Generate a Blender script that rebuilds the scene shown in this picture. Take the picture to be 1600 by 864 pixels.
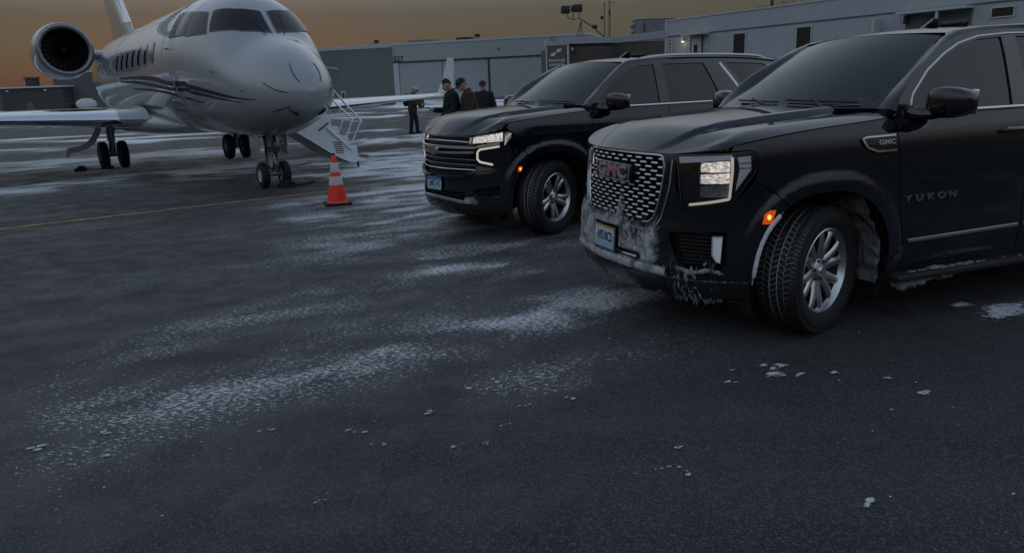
import bpy, bmesh, math, random
import numpy as np
from mathutils import Vector, Matrix, geometry
for o in list(bpy.data.objects): bpy.data.objects.remove(o)
R = math.radians
PI = math.pi
scene = bpy.context.scene
COL = scene.collection
# ------------------------------------------------------------------ camera
cam_d = bpy.data.cameras.new('camera'); cam = bpy.data.objects.new('camera', cam_d); COL.objects.link(cam)
cam_d.sensor_width = 36.0; cam_d.lens = 1152.1/1600*36.0; cam_d.clip_start = .05; cam_d.clip_end = 6000
cam.matrix_world = Matrix.Translation((0, 0, 1.6285)) @ Matrix.Rotation(R(90-14.1955), 4, 'X') @ Matrix.Rotation(R(-2.0682), 4, 'Z')
scene.camera = cam
# ------------------------------------------------------------------ sky and sun
SUN_EL, SUN_AZ = -1.1, -22.0          # degrees; azimuth from +Y, negative is to the left
w = bpy.data.worlds.new('World'); scene.world = w; w.use_nodes = True
nt = w.node_tree; nt.nodes.clear()
sky = nt.nodes.new('ShaderNodeTexSky'); sky.sky_type = 'NISHITA'; sky.sun_disc = False
sky.sun_elevation = R(SUN_EL); sky.sun_rotation = R(SUN_AZ)
sky.altitude = 250; sky.air_density = 1.0; sky.dust_density = 1.6; sky.ozone_density = 1.0
bg = nt.nodes.new('ShaderNodeBackground'); bg.inputs['Strength'].default_value = 0.05
# veil added over the dusk sky, shaped brightest mid-sky for hood and windshield reflections, dimmer and bluer at the zenith, the same all round
tcw = nt.nodes.new('ShaderNodeTexCoord'); spw = nt.nodes.new('ShaderNodeSeparateXYZ'); rmp = nt.nodes.new('ShaderNodeValToRGB')
VEIL = [(0.0, (.042, .041, .041)), (.10, (.066, .066, .061)), (.20, (.29, .32, .345)), (.34, (.47, .54, .61)), (.60, (.40, .48, .58)), (1.0, (.20, .27, .41))]
cre = rmp.color_ramp; cre.elements[0].position = 0; cre.elements[0].color = (*VEIL[0][1], 1); cre.elements[1].position = 1; cre.elements[1].color = (*VEIL[-1][1], 1)
for p_, c_ in VEIL[1:-1]: e_ = cre.elements.new(p_); e_.color = (*c_, 1)
bg2 = nt.nodes.new('ShaderNodeBackground'); bg2.inputs['Strength'].default_value = 1.0
adw = nt.nodes.new('ShaderNodeAddShader'); wo = nt.nodes.new('ShaderNodeOutputWorld')
nt.links.new(tcw.outputs['Generated'], spw.inputs[0]); nt.links.new(spw.outputs['Z'], rmp.inputs[0]); nt.links.new(rmp.outputs[0], bg2.inputs[0])
nt.links.new(sky.outputs[0], bg.inputs[0]); nt.links.new(bg.outputs[0], adw.inputs[0]); nt.links.new(bg2.outputs[0], adw.inputs[1]); nt.links.new(adw.outputs[0], wo.inputs[0])
sun_d = bpy.data.lights.new('sun', 'SUN'); sun_d.energy = 0.05; sun_d.angle = R(12); sun_d.color = (1, .62, .38)
sun = bpy.data.objects.new('sun', sun_d); COL.objects.link(sun)
_d = Vector((math.sin(R(SUN_AZ))*math.cos(R(SUN_EL+2)), math.cos(R(SUN_AZ))*math.cos(R(SUN_EL+2)), math.sin(R(SUN_EL+2))))
sun.rotation_euler = _d.to_track_quat('Z', 'Y').to_euler()
vs = scene.view_settings; vs.view_transform = 'Standard'; vs.look = 'None'; vs.gamma = 1; vs.exposure = -0.15
vs.use_curve_mapping = False
scene.cycles.max_bounces = 8; scene.cycles.transparent_max_bounces = 12; scene.cycles.caustics_reflective = False; scene.cycles.caustics_refractive = False
scene.cycles.use_denoising = True
# ------------------------------------------------------------------ materials
MATS = {}
def nodes_of(name):
    m = bpy.data.materials.new(name); m.use_nodes = True
    t = m.node_tree; b = t.nodes['Principled BSDF']
    MATS[name] = m
    return m, t, b
def mat(name, col, rough=.5, metal=0., spec=None, coat=0., coat_r=.05, var=0., vscale=6., bump=0., bscale=60., emit=None, estr=0., rvar=0.):
    m, t, b = nodes_of(name)
    b.inputs['Base Color'].default_value = (*col, 1); b.inputs['Roughness'].default_value = rough
    b.inputs['Metallic'].default_value = metal
    if spec is not None: b.inputs['Specular IOR Level'].default_value = spec
    if coat: b.inputs['Coat Weight'].default_value = coat; b.inputs['Coat Roughness'].default_value = coat_r
    if emit: b.inputs['Emission Color'].default_value = (*emit, 1); b.inputs['Emission Strength'].default_value = estr
    if var or bump or rvar:
        tc = t.nodes.new('ShaderNodeTexCoord')
    if var or rvar:
        n = t.nodes.new('ShaderNodeTexNoise'); n.inputs['Scale'].default_value = vscale; n.inputs['Detail'].default_value = 5
        t.links.new(tc.outputs['Object'], n.inputs['Vector'])
        if var:
            mx = t.nodes.new('ShaderNodeMix'); mx.data_type = 'RGBA'
            mx.inputs['A'].default_value = (*[c*(1-var) for c in col], 1); mx.inputs['B'].default_value = (*[min(1, c*(1+var)) for c in col], 1)
            t.links.new(n.outputs['Fac'], mx.inputs['Factor']); t.links.new(mx.outputs['Result'], b.inputs['Base Color'])
        if rvar:
            mr = t.nodes.new('ShaderNodeMapRange'); mr.inputs['From Min'].default_value = .3; mr.inputs['From Max'].default_value = .7
            mr.inputs['To Min'].default_value = max(0, rough-rvar); mr.inputs['To Max'].default_value = rough+rvar
            t.links.new(n.outputs['Fac'], mr.inputs['Value']); t.links.new(mr.outputs[0], b.inputs['Roughness'])
    if bump:
        n2 = t.nodes.new('ShaderNodeTexNoise'); n2.inputs['Scale'].default_value = bscale; n2.inputs['Detail'].default_value = 4
        t.links.new(tc.outputs['Object'], n2.inputs['Vector'])
        bp = t.nodes.new('ShaderNodeBump'); bp.inputs['Strength'].default_value = bump; bp.inputs['Distance'].default_value = .01
        t.links.new(n2.outputs['Fac'], bp.inputs['Height']); t.links.new(bp.outputs[0], b.inputs['Normal'])
    return m
def glass_mat(name, tint, ior=1.5, rough=.02, film=0.):
    m = bpy.data.materials.new(name); m.use_nodes = True; t = m.node_tree; t.nodes.clear()
    out = t.nodes.new('ShaderNodeOutputMaterial'); mx = t.nodes.new('ShaderNodeMixShader'); tr = t.nodes.new('ShaderNodeBsdfTransparent'); gl = t.nodes.new('ShaderNodeBsdfGlossy')
    fr = t.nodes.new('ShaderNodeFresnel'); fr.inputs['IOR'].default_value = ior
    tr.inputs[0].default_value = (*tint, 1); gl.inputs['Roughness'].default_value = rough; gl.inputs['Color'].default_value = (.95, .97, 1, 1)
    t.links.new(fr.outputs[0], mx.inputs[0]); t.links.new(tr.outputs[0], mx.inputs[1]); t.links.new(gl.outputs[0], mx.inputs[2]); 
    if film:      # dried salt film
        df = t.nodes.new('ShaderNodeBsdfDiffuse'); df.inputs[0].default_value = (.46, .52, .53, 1); m2 = t.nodes.new('ShaderNodeMixShader'); tc = t.nodes.new('ShaderNodeTexCoord'); nz_ = t.nodes.new('ShaderNodeTexNoise'); nz_.inputs['Scale'].default_value = 2.2; nz_.inputs['Detail'].default_value = 6
        mr = t.nodes.new('ShaderNodeMapRange'); mr.inputs['From Min'].default_value = .3; mr.inputs['From Max'].default_value = .7; mr.inputs['To Min'].default_value = film*.7; mr.inputs['To Max'].default_value = film*1.3
        t.links.new(tc.outputs['Object'], nz_.inputs['Vector']); t.links.new(nz_.outputs['Fac'], mr.inputs['Value']); t.links.new(mr.outputs[0], m2.inputs[0]); t.links.new(mx.outputs[0], m2.inputs[1]); t.links.new(df.outputs[0], m2.inputs[2]); t.links.new(m2.outputs[0], out.inputs[0])
    else: t.links.new(mx.outputs[0], out.inputs[0])
    MATS[name] = m
    return m
def paint_mat():
    m, t, b = nodes_of('paint'); N = t.nodes; L = t.links
    b.inputs['Specular IOR Level'].default_value = 0; b.inputs['Coat Weight'].default_value = 1; b.inputs['Coat IOR'].default_value = 1.6; b.inputs['Roughness'].default_value = .5
    tc = N.new('ShaderNodeTexCoord'); sp = N.new('ShaderNodeSeparateXYZ'); L.new(tc.outputs['Object'], sp.inputs[0])
    n = N.new('ShaderNodeTexNoise'); n.inputs['Scale'].default_value = 5; n.inputs['Detail'].default_value = 8; n.inputs['Roughness'].default_value = .7; L.new(tc.outputs['Object'], n.inputs['Vector'])
    lo = N.new('ShaderNodeMapRange'); lo.interpolation_type = 'SMOOTHSTEP'; lo.inputs['From Min'].default_value = 1.05; lo.inputs['From Max'].default_value = .3; lo.inputs['To Max'].default_value = .2; L.new(sp.outputs['Z'], lo.inputs['Value'])
    nr = N.new('ShaderNodeMapRange'); nr.inputs['From Min'].default_value = .3; nr.inputs['From Max'].default_value = .75; nr.inputs['To Min'].default_value = .1; L.new(n.outputs['Fac'], nr.inputs['Value'])
    k = N.new('ShaderNodeMath'); k.operation = 'MULTIPLY'; L.new(lo.outputs[0], k.inputs[0]); L.new(nr.outputs[0], k.inputs[1])
    mx = N.new('ShaderNodeMix'); mx.data_type = 'RGBA'; mx.inputs['A'].default_value = (.004, .0065, .0115, 1); mx.inputs['B'].default_value = (.10, .105, .115, 1); L.new(k.outputs[0], mx.inputs['Factor']); L.new(mx.outputs['Result'], b.inputs['Base Color'])
    cr = N.new('ShaderNodeMapRange'); cr.inputs['To Min'].default_value = .012; cr.inputs['To Max'].default_value = .5; L.new(k.outputs[0], cr.inputs['Value']); L.new(cr.outputs[0], b.inputs['Coat Roughness'])
paint_mat()
mat('gloss_black', (.006, .006, .007), .08, coat=.6)
mat('black_plastic', (.016, .016, .017), .55, var=.3, vscale=20)
mat('matte_black', (.006, .006, .006), .9)
mat('chrome', (.72, .74, .77), .14, metal=1, rvar=.05, vscale=9)
mat('satin_chrome', (.5, .51, .53), .32, metal=1)
mat('wheel_metal', (.66, .68, .70), .33, metal=1, var=.15, vscale=14)
mat('rim_barrel', (.035, .036, .038), .6, metal=.2)  # dark colour stands in for the shade inside the wheel
mat('dark_metal', (.06, .06, .065), .45, metal=.8)
mat('rubber', (.011, .011, .012), .7, var=.35, vscale=25)
mat('tyre_groove', (.42, .43, .44), .9, var=.9, vscale=38)
mat('red_text', (.55, .17, .21), .4, coat=.6)
mat('grille_silver', (.66, .67, .69), .36, metal=1)
mat('gold', (.62, .42, .22), .3, metal=1)
mat('seat', (.30, .29, .28), .7)
mat('headliner', (.6, .6, .58), .9)
mat('dash', (.035, .036, .038), .6)
mat('paper', (.6, .6, .58), .7)
mat('pink_paper', (.55, .06, .22), .6)
mat('green_paper', (.1, .4, .33), .6)
mat('amber', (.6, .12, .01), .3, emit=(1, .12, .01), estr=.38)
mat('amber_core', (.9, .4, .05), .3, emit=(1, .38, .06), estr=2.2)
mat('drl', (.8, .78, .72), .3, emit=(1, .86, .68), estr=.42)
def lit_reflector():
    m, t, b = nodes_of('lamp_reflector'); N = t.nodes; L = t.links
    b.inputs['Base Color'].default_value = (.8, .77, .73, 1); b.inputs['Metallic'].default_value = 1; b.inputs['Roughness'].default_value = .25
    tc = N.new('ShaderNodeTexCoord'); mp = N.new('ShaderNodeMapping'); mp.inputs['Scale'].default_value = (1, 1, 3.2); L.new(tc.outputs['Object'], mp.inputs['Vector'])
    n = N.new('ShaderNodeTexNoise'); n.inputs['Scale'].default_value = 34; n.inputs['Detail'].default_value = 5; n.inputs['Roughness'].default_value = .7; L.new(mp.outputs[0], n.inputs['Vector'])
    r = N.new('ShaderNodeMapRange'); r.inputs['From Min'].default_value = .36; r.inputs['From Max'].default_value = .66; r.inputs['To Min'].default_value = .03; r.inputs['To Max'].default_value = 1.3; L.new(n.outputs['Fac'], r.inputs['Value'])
    b.inputs['Emission Color'].default_value = (1, .86, .74, 1); L.new(r.outputs[0], b.inputs['Emission Strength'])  # headlight glow; the noise paints bright glints into its emission
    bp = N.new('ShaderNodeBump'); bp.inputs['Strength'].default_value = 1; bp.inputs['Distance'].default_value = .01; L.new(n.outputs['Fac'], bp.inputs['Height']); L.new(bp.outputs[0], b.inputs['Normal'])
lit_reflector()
mat('lamp_frost', (.3, .31, .33), .4, metal=.6, var=.7, vscale=60, bump=1., bscale=90)
mat('lamp_white', (.8, .84, .88), .3, bump=.4, bscale=60, emit=(.8, .92, 1), estr=.06)  # faint emission brightens bar and turn pieces, standing in for reflected sky
mat('plate_white', (.50, .66, .72), .45)
mat('plate_blue', (.05, .22, .38), .45)
mat('plate_yellow', (.62, .50, .14), .45)
mat('plate_text', (.012, .03, .09), .5)
mat('plate_sky', (.3, .5, .62), .45)
mat('tail_red', (.25, .01, .01), .15, coat=1)
mat('snow', (.70, .73, .76), .75, var=.12, vscale=14, bump=.6, bscale=35)
mat('snow_dirty', (.20, .20, .205), .85, var=.65, vscale=18, bump=1., bscale=45)
def ice_mat(name, dark, light, scale, stretch, soft=.10):
    """rime: covers where the 'den' attribute beats a fine noise, bare elsewhere"""
    m, t, b = nodes_of(name); N = t.nodes; L = t.links; out = N['Material Output']
    tc = N.new('ShaderNodeTexCoord'); mp = N.new('ShaderNodeMapping'); mp.inputs['Scale'].default_value = stretch; L.new(tc.outputs['Object'], mp.inputs['Vector'])
    at = N.new('ShaderNodeAttribute'); at.attribute_name = 'den'
    n1 = N.new('ShaderNodeTexNoise'); n1.inputs['Scale'].default_value = scale; n1.inputs['Detail'].default_value = 7; n1.inputs['Roughness'].default_value = .7; L.new(mp.outputs[0], n1.inputs['Vector'])
    n2 = N.new('ShaderNodeTexNoise'); n2.inputs['Scale'].default_value = scale*.45; n2.inputs['Detail'].default_value = 6; n2.inputs['Roughness'].default_value = .65; L.new(mp.outputs[0], n2.inputs['Vector'])
    ad = N.new('ShaderNodeMath'); ad.operation = 'ADD'; L.new(at.outputs['Fac'], ad.inputs[0]); L.new(n1.outputs['Fac'], ad.inputs[1])
    mr = N.new('ShaderNodeMapRange'); mr.interpolation_type = 'SMOOTHSTEP'; mr.inputs['From Min'].default_value = .95-soft; mr.inputs['From Max'].default_value = .95+soft; L.new(ad.outputs[0], mr.inputs['Value'])
    cr = N.new('ShaderNodeValToRGB'); cr.color_ramp.elements[0].position = .32; cr.color_ramp.elements[0].color = (*dark, 1); cr.color_ramp.elements[1].position = .62; cr.color_ramp.elements[1].color = (*light, 1); L.new(n2.outputs['Fac'], cr.inputs[0]); L.new(cr.outputs[0], b.inputs['Base Color'])
    b.inputs['Roughness'].default_value = .6; bp = N.new('ShaderNodeBump'); bp.inputs['Strength'].default_value = .9; bp.inputs['Distance'].default_value = .012; L.new(n1.outputs['Fac'], bp.inputs['Height']); L.new(bp.outputs[0], b.inputs['Normal'])
    tr = N.new('ShaderNodeBsdfTransparent'); mx = N.new('ShaderNodeMixShader'); L.new(mr.outputs[0], mx.inputs[0]); L.new(tr.outputs[0], mx.inputs[1]); L.new(b.outputs[0], mx.inputs[2]); L.new(mx.outputs[0], out.inputs[0])
    return m
ice_mat('rime', (.08, .085, .09), (.56, .58, .60), 36, (1, 1, .7), .19)
ice_mat('rime_thin', (.10, .11, .12), (.42, .44, .46), 30, (1.3, 1.3, .4), .14)
ice_mat('ground_rime', (.50, .54, .58), (.68, .72, .76), 30, (.8, 1.4, 1), .08)
glass_mat('windshield', (.86, .92, .92), 1.45, film=.012)
glass_mat('tint_glass', (.035, .04, .045), 1.6)
glass_mat('lens', (.9, .92, .95), 1.4)
# ------------------------------------------------------------------ mesh helpers
class MB:
    """collects faces, builds ONE mesh object"""
    def __init__(s): s.v = []; s.f = []; s.m = []; s.mats = []
    def mi(s, m):
        if m not in s.mats: s.mats.append(m)
        return s.mats.index(m)
    def add(s, v, f, m=None, M=None):
        b = len(s.v)
        if M is not None: v = [tuple(M @ Vector(p)) for p in v]
        s.v += [tuple(map(float, p)) for p in v]
        k = s.mi(m)
        for q in f: s.f.append(tuple(i+b for i in q)); s.m.append(k)
        return s
    def box(s, c, d, m=None, M=None, bev=0., taper=None):
        x, y, z = [k/2 for k in d]
        if bev <= 0:
            v = [(sx*x, sy*y, sz*z) for sx in (-1, 1) for sy in (-1, 1) for sz in (-1, 1)]
            f = [(0, 1, 3, 2), (4, 6, 7, 5), (0, 4, 5, 1), (2, 3, 7, 6), (0, 2, 6, 4), (1, 5, 7, 3)]
        else:
            bm = bmesh.new(); bmesh.ops.create_cube(bm, size=1)
            for q in bm.verts: q.co = Vector((q.co.x*2*x, q.co.y*2*y, q.co.z*2*z))
            bmesh.ops.bevel(bm, geom=bm.edges[:], offset=bev, segments=2, affect='EDGES', profile=.5)
            bm.verts.index_update()
            v = [tuple(q.co) for q in bm.verts]; f = [tuple(q.index for q in fc.verts) for fc in bm.faces]; bm.free()
        if taper:
            v = [(px*(1+(taper[0]-1)*(pz/z+1)/2), py*(1+(taper[1]-1)*(pz/z+1)/2), pz) for px, py, pz in v]
        T = Matrix.Translation(c)
        s.add(v, f, m, (M @ T) if M is not None else T); return s
    def tube(s, pts, r, m=None, n=8, M=None, cap=True):
        pts = [Vector(p) for p in pts]; rs = r if isinstance(r, (list, tuple)) else [r]*len(pts)
        v = []; f = []; up = None
        for i, p in enumerate(pts):
            d = (pts[min(i+1, len(pts)-1)]-pts[max(i-1, 0)]).normalized()
            if up is None:
                up = Vector((0, 0, 1)) if abs(d.z) < .9 else Vector((1, 0, 0))
            a = d.cross(up).normalized(); b = a.cross(d).normalized(); up = b
            for k in range(n):
                t = 2*PI*k/n; v.append(tuple(p+(a*math.cos(t)+b*math.sin(t))*rs[i]))
        for i in range(len(pts)-1):
            for k in range(n): f.append((i*n+k, i*n+(k+1) % n, (i+1)*n+(k+1) % n, (i+1)*n+k))
        if cap: f.append(tuple(range(n))[::-1]); f.append(tuple((len(pts)-1)*n+k for k in range(n)))
        s.add(v, f, m, M); return s
    def lathe(s, prof, m=None, n=32, M=None, axis='z', a0=0, a1=2*PI):
        full = abs(a1-a0-2*PI) < 1e-6; cnt = n if full else n+1
        v = []; f = []
        for k in range(cnt):
            t = a0+(a1-a0)*k/n; c, q = math.cos(t), math.sin(t)
            for r, h in prof:
                v.append({'z': (r*c, r*q, h), 'y': (r*c, h, r*q), 'x': (h, r*c, r*q)}[axis])
        L = len(prof)
        for k in range(n):
            k2 = (k+1) % cnt
            for i in range(L-1):
                f.append((k*L+i, k2*L+i, k2*L+i+1, k*L+i+1))
        s.add(v, f, m, M); return s
    def grid(s, P, m=None, M=None, wu=False, wv=False):
        P = np.asarray(P); a, b = P.shape[:2]
        f = []
        for i in range(a if wu else a-1):
            for j in range(b if wv else b-1):
                f.append((i*b+j, i*b+(j+1) % b, ((i+1) % a)*b+(j+1) % b, ((i+1) % a)*b+j))
        s.add([tuple(p) for p in P.reshape(-1, 3)], f, m, M); return s
    def prism(s, poly, z0, z1, m=None, M=None):
        n = len(poly); v = [(p[0], p[1], z0) for p in poly]+[(p[0], p[1], z1) for p in poly]
        f = [tuple(range(n))[::-1], tuple(range(n, 2*n))]+[(i, (i+1) % n, n+(i+1) % n, n+i) for i in range(n)]
        s.add(v, f, m, M); return s
    def sphere(s, c, r, m=None, nu=12, nv=8, M=None):
        r = (r, r, r) if not isinstance(r, (tuple, list)) else r
        P = [[(c[0]+r[0]*math.sin(PI*j/nv)*math.cos(2*PI*i/nu), c[1]+r[1]*math.sin(PI*j/nv)*math.sin(2*PI*i/nu), c[2]+r[2]*math.cos(PI*j/nv)) for j in range(nv+1)] for i in range(nu)]
        return s.grid(P, m, M, wu=True)
    def mesh(s, name, smooth=35, fix=True):
        me = bpy.data.meshes.new(name); me.from_pydata(s.v, [], s.f)
        for k in s.mats: me.materials.append(MATS[k] if isinstance(k, str) else k)
        me.polygons.foreach_set('material_index', s.m)
        bm = bmesh.new(); bm.from_mesh(me)
        if fix: bmesh.ops.remove_doubles(bm, verts=bm.verts[:], dist=1e-5); bmesh.ops.recalc_face_normals(bm, faces=bm.faces[:])
        bm.to_mesh(me); bm.free()
        if smooth:
            me.polygons.foreach_set('use_smooth', [True]*len(me.polygons)); me.set_sharp_from_angle(angle=R(smooth))
        me.update(); return me
    def build(s, name, parent=None, smooth=35, fix=True, M=None):
        return link(name, s.mesh(name, smooth, fix), parent, M)
def link(name, me, parent=None, M=None):
    o = bpy.data.objects.new(name, me); COL.objects.link(o)
    if parent is not None: o.parent = parent
    if M is not None: o.matrix_local = M
    return o
def empty(name, loc=(0, 0, 0), rz=0., parent=None):
    o = bpy.data.objects.new(name, None); COL.objects.link(o); o.location = loc; o.rotation_euler = (0, 0, rz); o.empty_display_size = .2
    if parent is not None: o.parent = parent
    return o
def tag(o, label=None, cat=None, group=None, kind=None):
    if label: o['label'] = label
    if cat: o['category'] = cat
    if group: o['group'] = group
    if kind: o['kind'] = kind
    return o
def copy_tree(o, parent=None):
    c = o.copy(); COL.objects.link(c); c.parent = parent
    for ch in [k for k in COL.objects if k.parent == o]: copy_tree(ch, c)
    return c
def catmull(pts, n=12, closed=False):
    p = np.array(pts, float); N = len(p); out = []
    for i in range(N if closed else N-1):
        if closed: a, b, c, d = p[i-1], p[i], p[(i+1) % N], p[(i+2) % N]
        else:
            b, c = p[i], p[i+1]; a = p[i-1] if i > 0 else 2*b-c; d = p[i+2] if i+2 < N else 2*c-b
        for k in range(n):
            t = k/n; out.append(.5*((2*b)+(c-a)*t+(2*a-5*b+4*c-d)*t*t+(3*b-a-3*c+d)*t**3))
    if not closed: out.append(p[-1])
    return np.array(out)
def table(pts, n=16):
    """smooth monotone-x lookup through (x, value) points"""
    q = catmull(sorted(pts), n); o = np.argsort(q[:, 0]); return q[o, 0], q[o, 1]
def lut(t, x): return np.interp(x, t[0], t[1])
def sstep(a, b, x):
    t = np.clip((np.asarray(x, float)-a)/(b-a), 0, 1); return t*t*(3-2*t)
def inpoly(poly, P):
    poly = np.asarray(poly); x, y = P[:, 0], P[:, 1]; ins = np.zeros(len(P), bool); n = len(poly)
    for i in range(n):
        x1, y1 = poly[i]; x2, y2 = poly[(i+1) % n]
        c = ((y1 > y) != (y2 > y))
        with np.errstate(divide='ignore', invalid='ignore'): xi = (x2-x1)*(y-y1)/(y2-y1)+x1
        ins ^= c & (x < xi)
    return ins
def densify(poly, res):
    out = []; n = len(poly)
    for i in range(n):
        a, b = np.array(poly[i], float), np.array(poly[(i+1) % n], float); k = max(1, int(np.ceil(np.linalg.norm(b-a)/res)))
        for j in range(k): out.append(a+(b-a)*j/k)
    return np.array(out)
def segdist(poly, P):
    d = np.full(len(P), 1e9); n = len(poly)
    for i in range(n):
        a, b = poly[i], poly[(i+1) % n]; ab = b-a; L = max(ab@ab, 1e-12)
        t = np.clip(((P-a)@ab)/L, 0, 1); d = np.minimum(d, np.linalg.norm(P-(a+t[:, None]*ab), axis=1))
    return d
def tri2d(outline, holes=(), res=.05):
    rings = [densify(outline, res)]+[densify(h, res) for h in holes]
    lo, hi = rings[0].min(0), rings[0].max(0)
    gx = np.arange(lo[0]+res/2, hi[0], res); gy = np.arange(lo[1]+res/2, hi[1], res*.87)
    G = np.array([(x+(res/2 if j % 2 else 0), y) for j, y in enumerate(gy) for x in gx]).reshape(-1, 2)
    if len(G):
        k = inpoly(rings[0], G) & (segdist(np.array(outline, float), G) > .45*res)
        for h in rings[1:]: k &= ~inpoly(h, G) & (segdist(h, G) > .45*res)
        G = G[k]
    V = [Vector(p) for r in rings for p in r]+[Vector(p) for p in G]
    E = []; b = 0
    for r in rings: E += [(b+i, b+(i+1) % len(r)) for i in range(len(r))]; b += len(r)
    ov, oe, of, *_ = geometry.delaunay_2d_cdt(V, E, [], 0, 1e-6)
    ov = np.array([tuple(p) for p in ov]); F = np.array([f for f in of if len(f) == 3])
    C = ov[F].mean(1); k = inpoly(rings[0], C)
    for h in rings[1:]: k &= ~inpoly(h, C)
    return ov, F[k]
def shell(V3, F, th, ref=None):
    """give a triangle sheet a thickness inward; ref = outward direction (3,) or array"""
    V3 = np.asarray(V3, float); F = np.asarray(F)
    fn = np.cross(V3[F[:, 1]]-V3[F[:, 0]], V3[F[:, 2]]-V3[F[:, 0]])
    if ref is not None:
        if (fn@np.asarray(ref)).sum() < 0: F = F[:, ::-1]; fn = -fn
    N = np.zeros_like(V3)
    for k in range(3): np.add.at(N, F[:, k], fn)
    N /= np.maximum(np.linalg.norm(N, axis=1), 1e-12)[:, None]
    n = len(V3); B = V3-N*th
    ed = {}
    for t in F:
        for i in range(3): ed[(t[i], t[(i+1) % 3])] = 1
    rim = [(b, a, a+n, b+n) for (a, b) in ed if (b, a) not in ed]
    return np.vstack([V3, B]), [tuple(t) for t in F]+[tuple(int(i)+n for i in t[::-1]) for t in F]+[tuple(int(i) for i in q) for q in rim]
def panel(name, outline, fn, m, parent, holes=(), res=.05, th=.012, ref=None, smooth=40):
    uv, F = tri2d(outline, holes, res)
    V = fn(uv[:, 0], uv[:, 1])
    v, f = shell(V, F, th, ref)
    b = MB(); b.add([tuple(p) for p in v], f, m)
    return b.build(name, parent, smooth, fix=False)
def text_mesh(name, s, size, m, depth=.002, bold=0., xs=1., space=1.):
    c = bpy.data.curves.new(name, 'FONT'); c.body = s; c.size = size; c.extrude = depth/2; c.offset = bold; c.align_x = 'CENTER'; c.align_y = 'CENTER'; c.space_character = space; c.resolution_u = 3
    t = bpy.data.objects.new('tmp', c); COL.objects.link(t)
    dg = bpy.context.evaluated_depsgraph_get(); me = bpy.data.meshes.new_from_object(t.evaluated_get(dg))
    bpy.data.objects.remove(t); bpy.data.curves.remove(c)
    me.name = name; me.materials.clear(); me.materials.append(MATS[m])
    me.transform(Matrix.Diagonal((xs, 1, 1, 1)))
    return me
def frame_mat(o, x, y, z=None):
    """matrix with origin o, local X along x, local Y towards y"""
    x = Vector(x).normalized(); y = Vector(y); zz = x.cross(y).normalized(); y = zz.cross(x)
    M = Matrix((x, y, zz)).transposed().to_4x4(); M.translation = Vector(o); return M
rng = np.random.default_rng(7)
random.seed(7)
# ------------------------------------------------------------------ the body surface of the two SUVs: (s, z) -> car coordinates
# s runs along the plan curve from the middle of the front (0) round the corner and down the side; z is height; negative s is the right-hand side
ARCH_R, ARCH_Z, WB = .525, .42, 3.071
def arch_rho(x, z):
    a = np.minimum(np.abs(x), np.abs(x+WB))/ARCH_R; b = np.abs(z-ARCH_Z)/ARCH_R
    return (a**2.3+b**2.3)**(1/2.3)
class Wrap:
    def __init__(s, plan, front, side, rear):
        q = catmull(plan, 40); d = np.r_[0, np.cumsum(np.linalg.norm(np.diff(q, axis=0), axis=1))]
        s.S = d[-1]; s.s = np.linspace(0, s.S, 3000); s.x = np.interp(s.s, d, q[:, 0]); s.y = np.interp(s.s, d, q[:, 1])
        tx, ty = np.gradient(s.x, s.s), np.gradient(s.y, s.s); L = np.hypot(tx, ty); s.nx, s.ny = -(-ty)/L, -tx/L
        s.wf = 1-sstep(.55, 1.0, s.y)*(s.x > -1)-(s.x <= -1); s.wf[s.x <= -1] = 0
        s.wr = (1-sstep(.7, .97, s.y))*(s.x < -3)
        s.front, s.side, s.rear = table(front), table(side), table(rear)
    def sx(s, x): return np.interp(-np.asarray(x, float), -s.x, s.s)
    def sy(s, y): k = s.x > 0; return np.sign(y)*np.interp(np.abs(y), s.y[k], s.s[k])
    def off(s, a, z):
        x = np.interp(a, s.s, s.x); wf = np.interp(a, s.s, s.wf); wr = np.interp(a, s.s, s.wr)
        rho = arch_rho(x, z); fl = .024*(1-sstep(1.13, 1.24, rho))*(1-wf)*(1-wr)
        o = wf*lut(s.front, z)+wr*lut(s.rear, z)+(1-wf-wr)*lut(s.side, z)
        return o+fl
    def P(s, u, z, d=0.):
        u = np.asarray(u, float); z = np.asarray(z, float); a = np.abs(u); sg = np.where(u < 0, -1., 1.)
        x = np.interp(a, s.s, s.x); y = np.interp(a, s.s, s.y); nx = np.interp(a, s.s, s.nx); ny = np.interp(a, s.s, s.ny)
        o = s.off(a, z)+d
        return np.stack([x+nx*o, sg*(y+ny*o), z], -1)
    def N(s, u, z):
        e = 1e-3; a = s.P(u+e, z)-s.P(u-e, z); b = s.P(u, z+e)-s.P(u, z-e); n = np.cross(a, b)
        n /= np.linalg.norm(n, axis=-1)[..., None]; p = s.P(u, z)
        return np.where(((p-np.array([-1.7, 0, .9]))*n).sum(-1)[..., None] < 0, -n, n)
REAR_PLAN = [(-2., 1.022), (-3.2, 1.01), (-3.9, .965), (-4.15, .91), (-4.28, .8), (-4.33, .6), (-4.355, .3), (-4.36, 0)]
REAR = [(.2, -.2), (.3, -.06), (.4, 0), (.7, .02), (.8, -.02), (1.1, -.03), (1.3, -.06), (1.6, -.16), (1.9, -.32)]
SIDE = [(.18, -.14), (.26, -.09), (.34, -.045), (.42, -.018), (.52, -.004), (.62, -.002), (.75, -.006), (.9, -.004), (1.02, .0), (1.12, .001), (1.2, -.006), (1.28, -.02), (1.34, -.042), (1.385, -.066), (1.45, -.088), (1.6, -.142), (1.75, -.2), (1.87, -.255), (1.95, -.3)]
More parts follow.
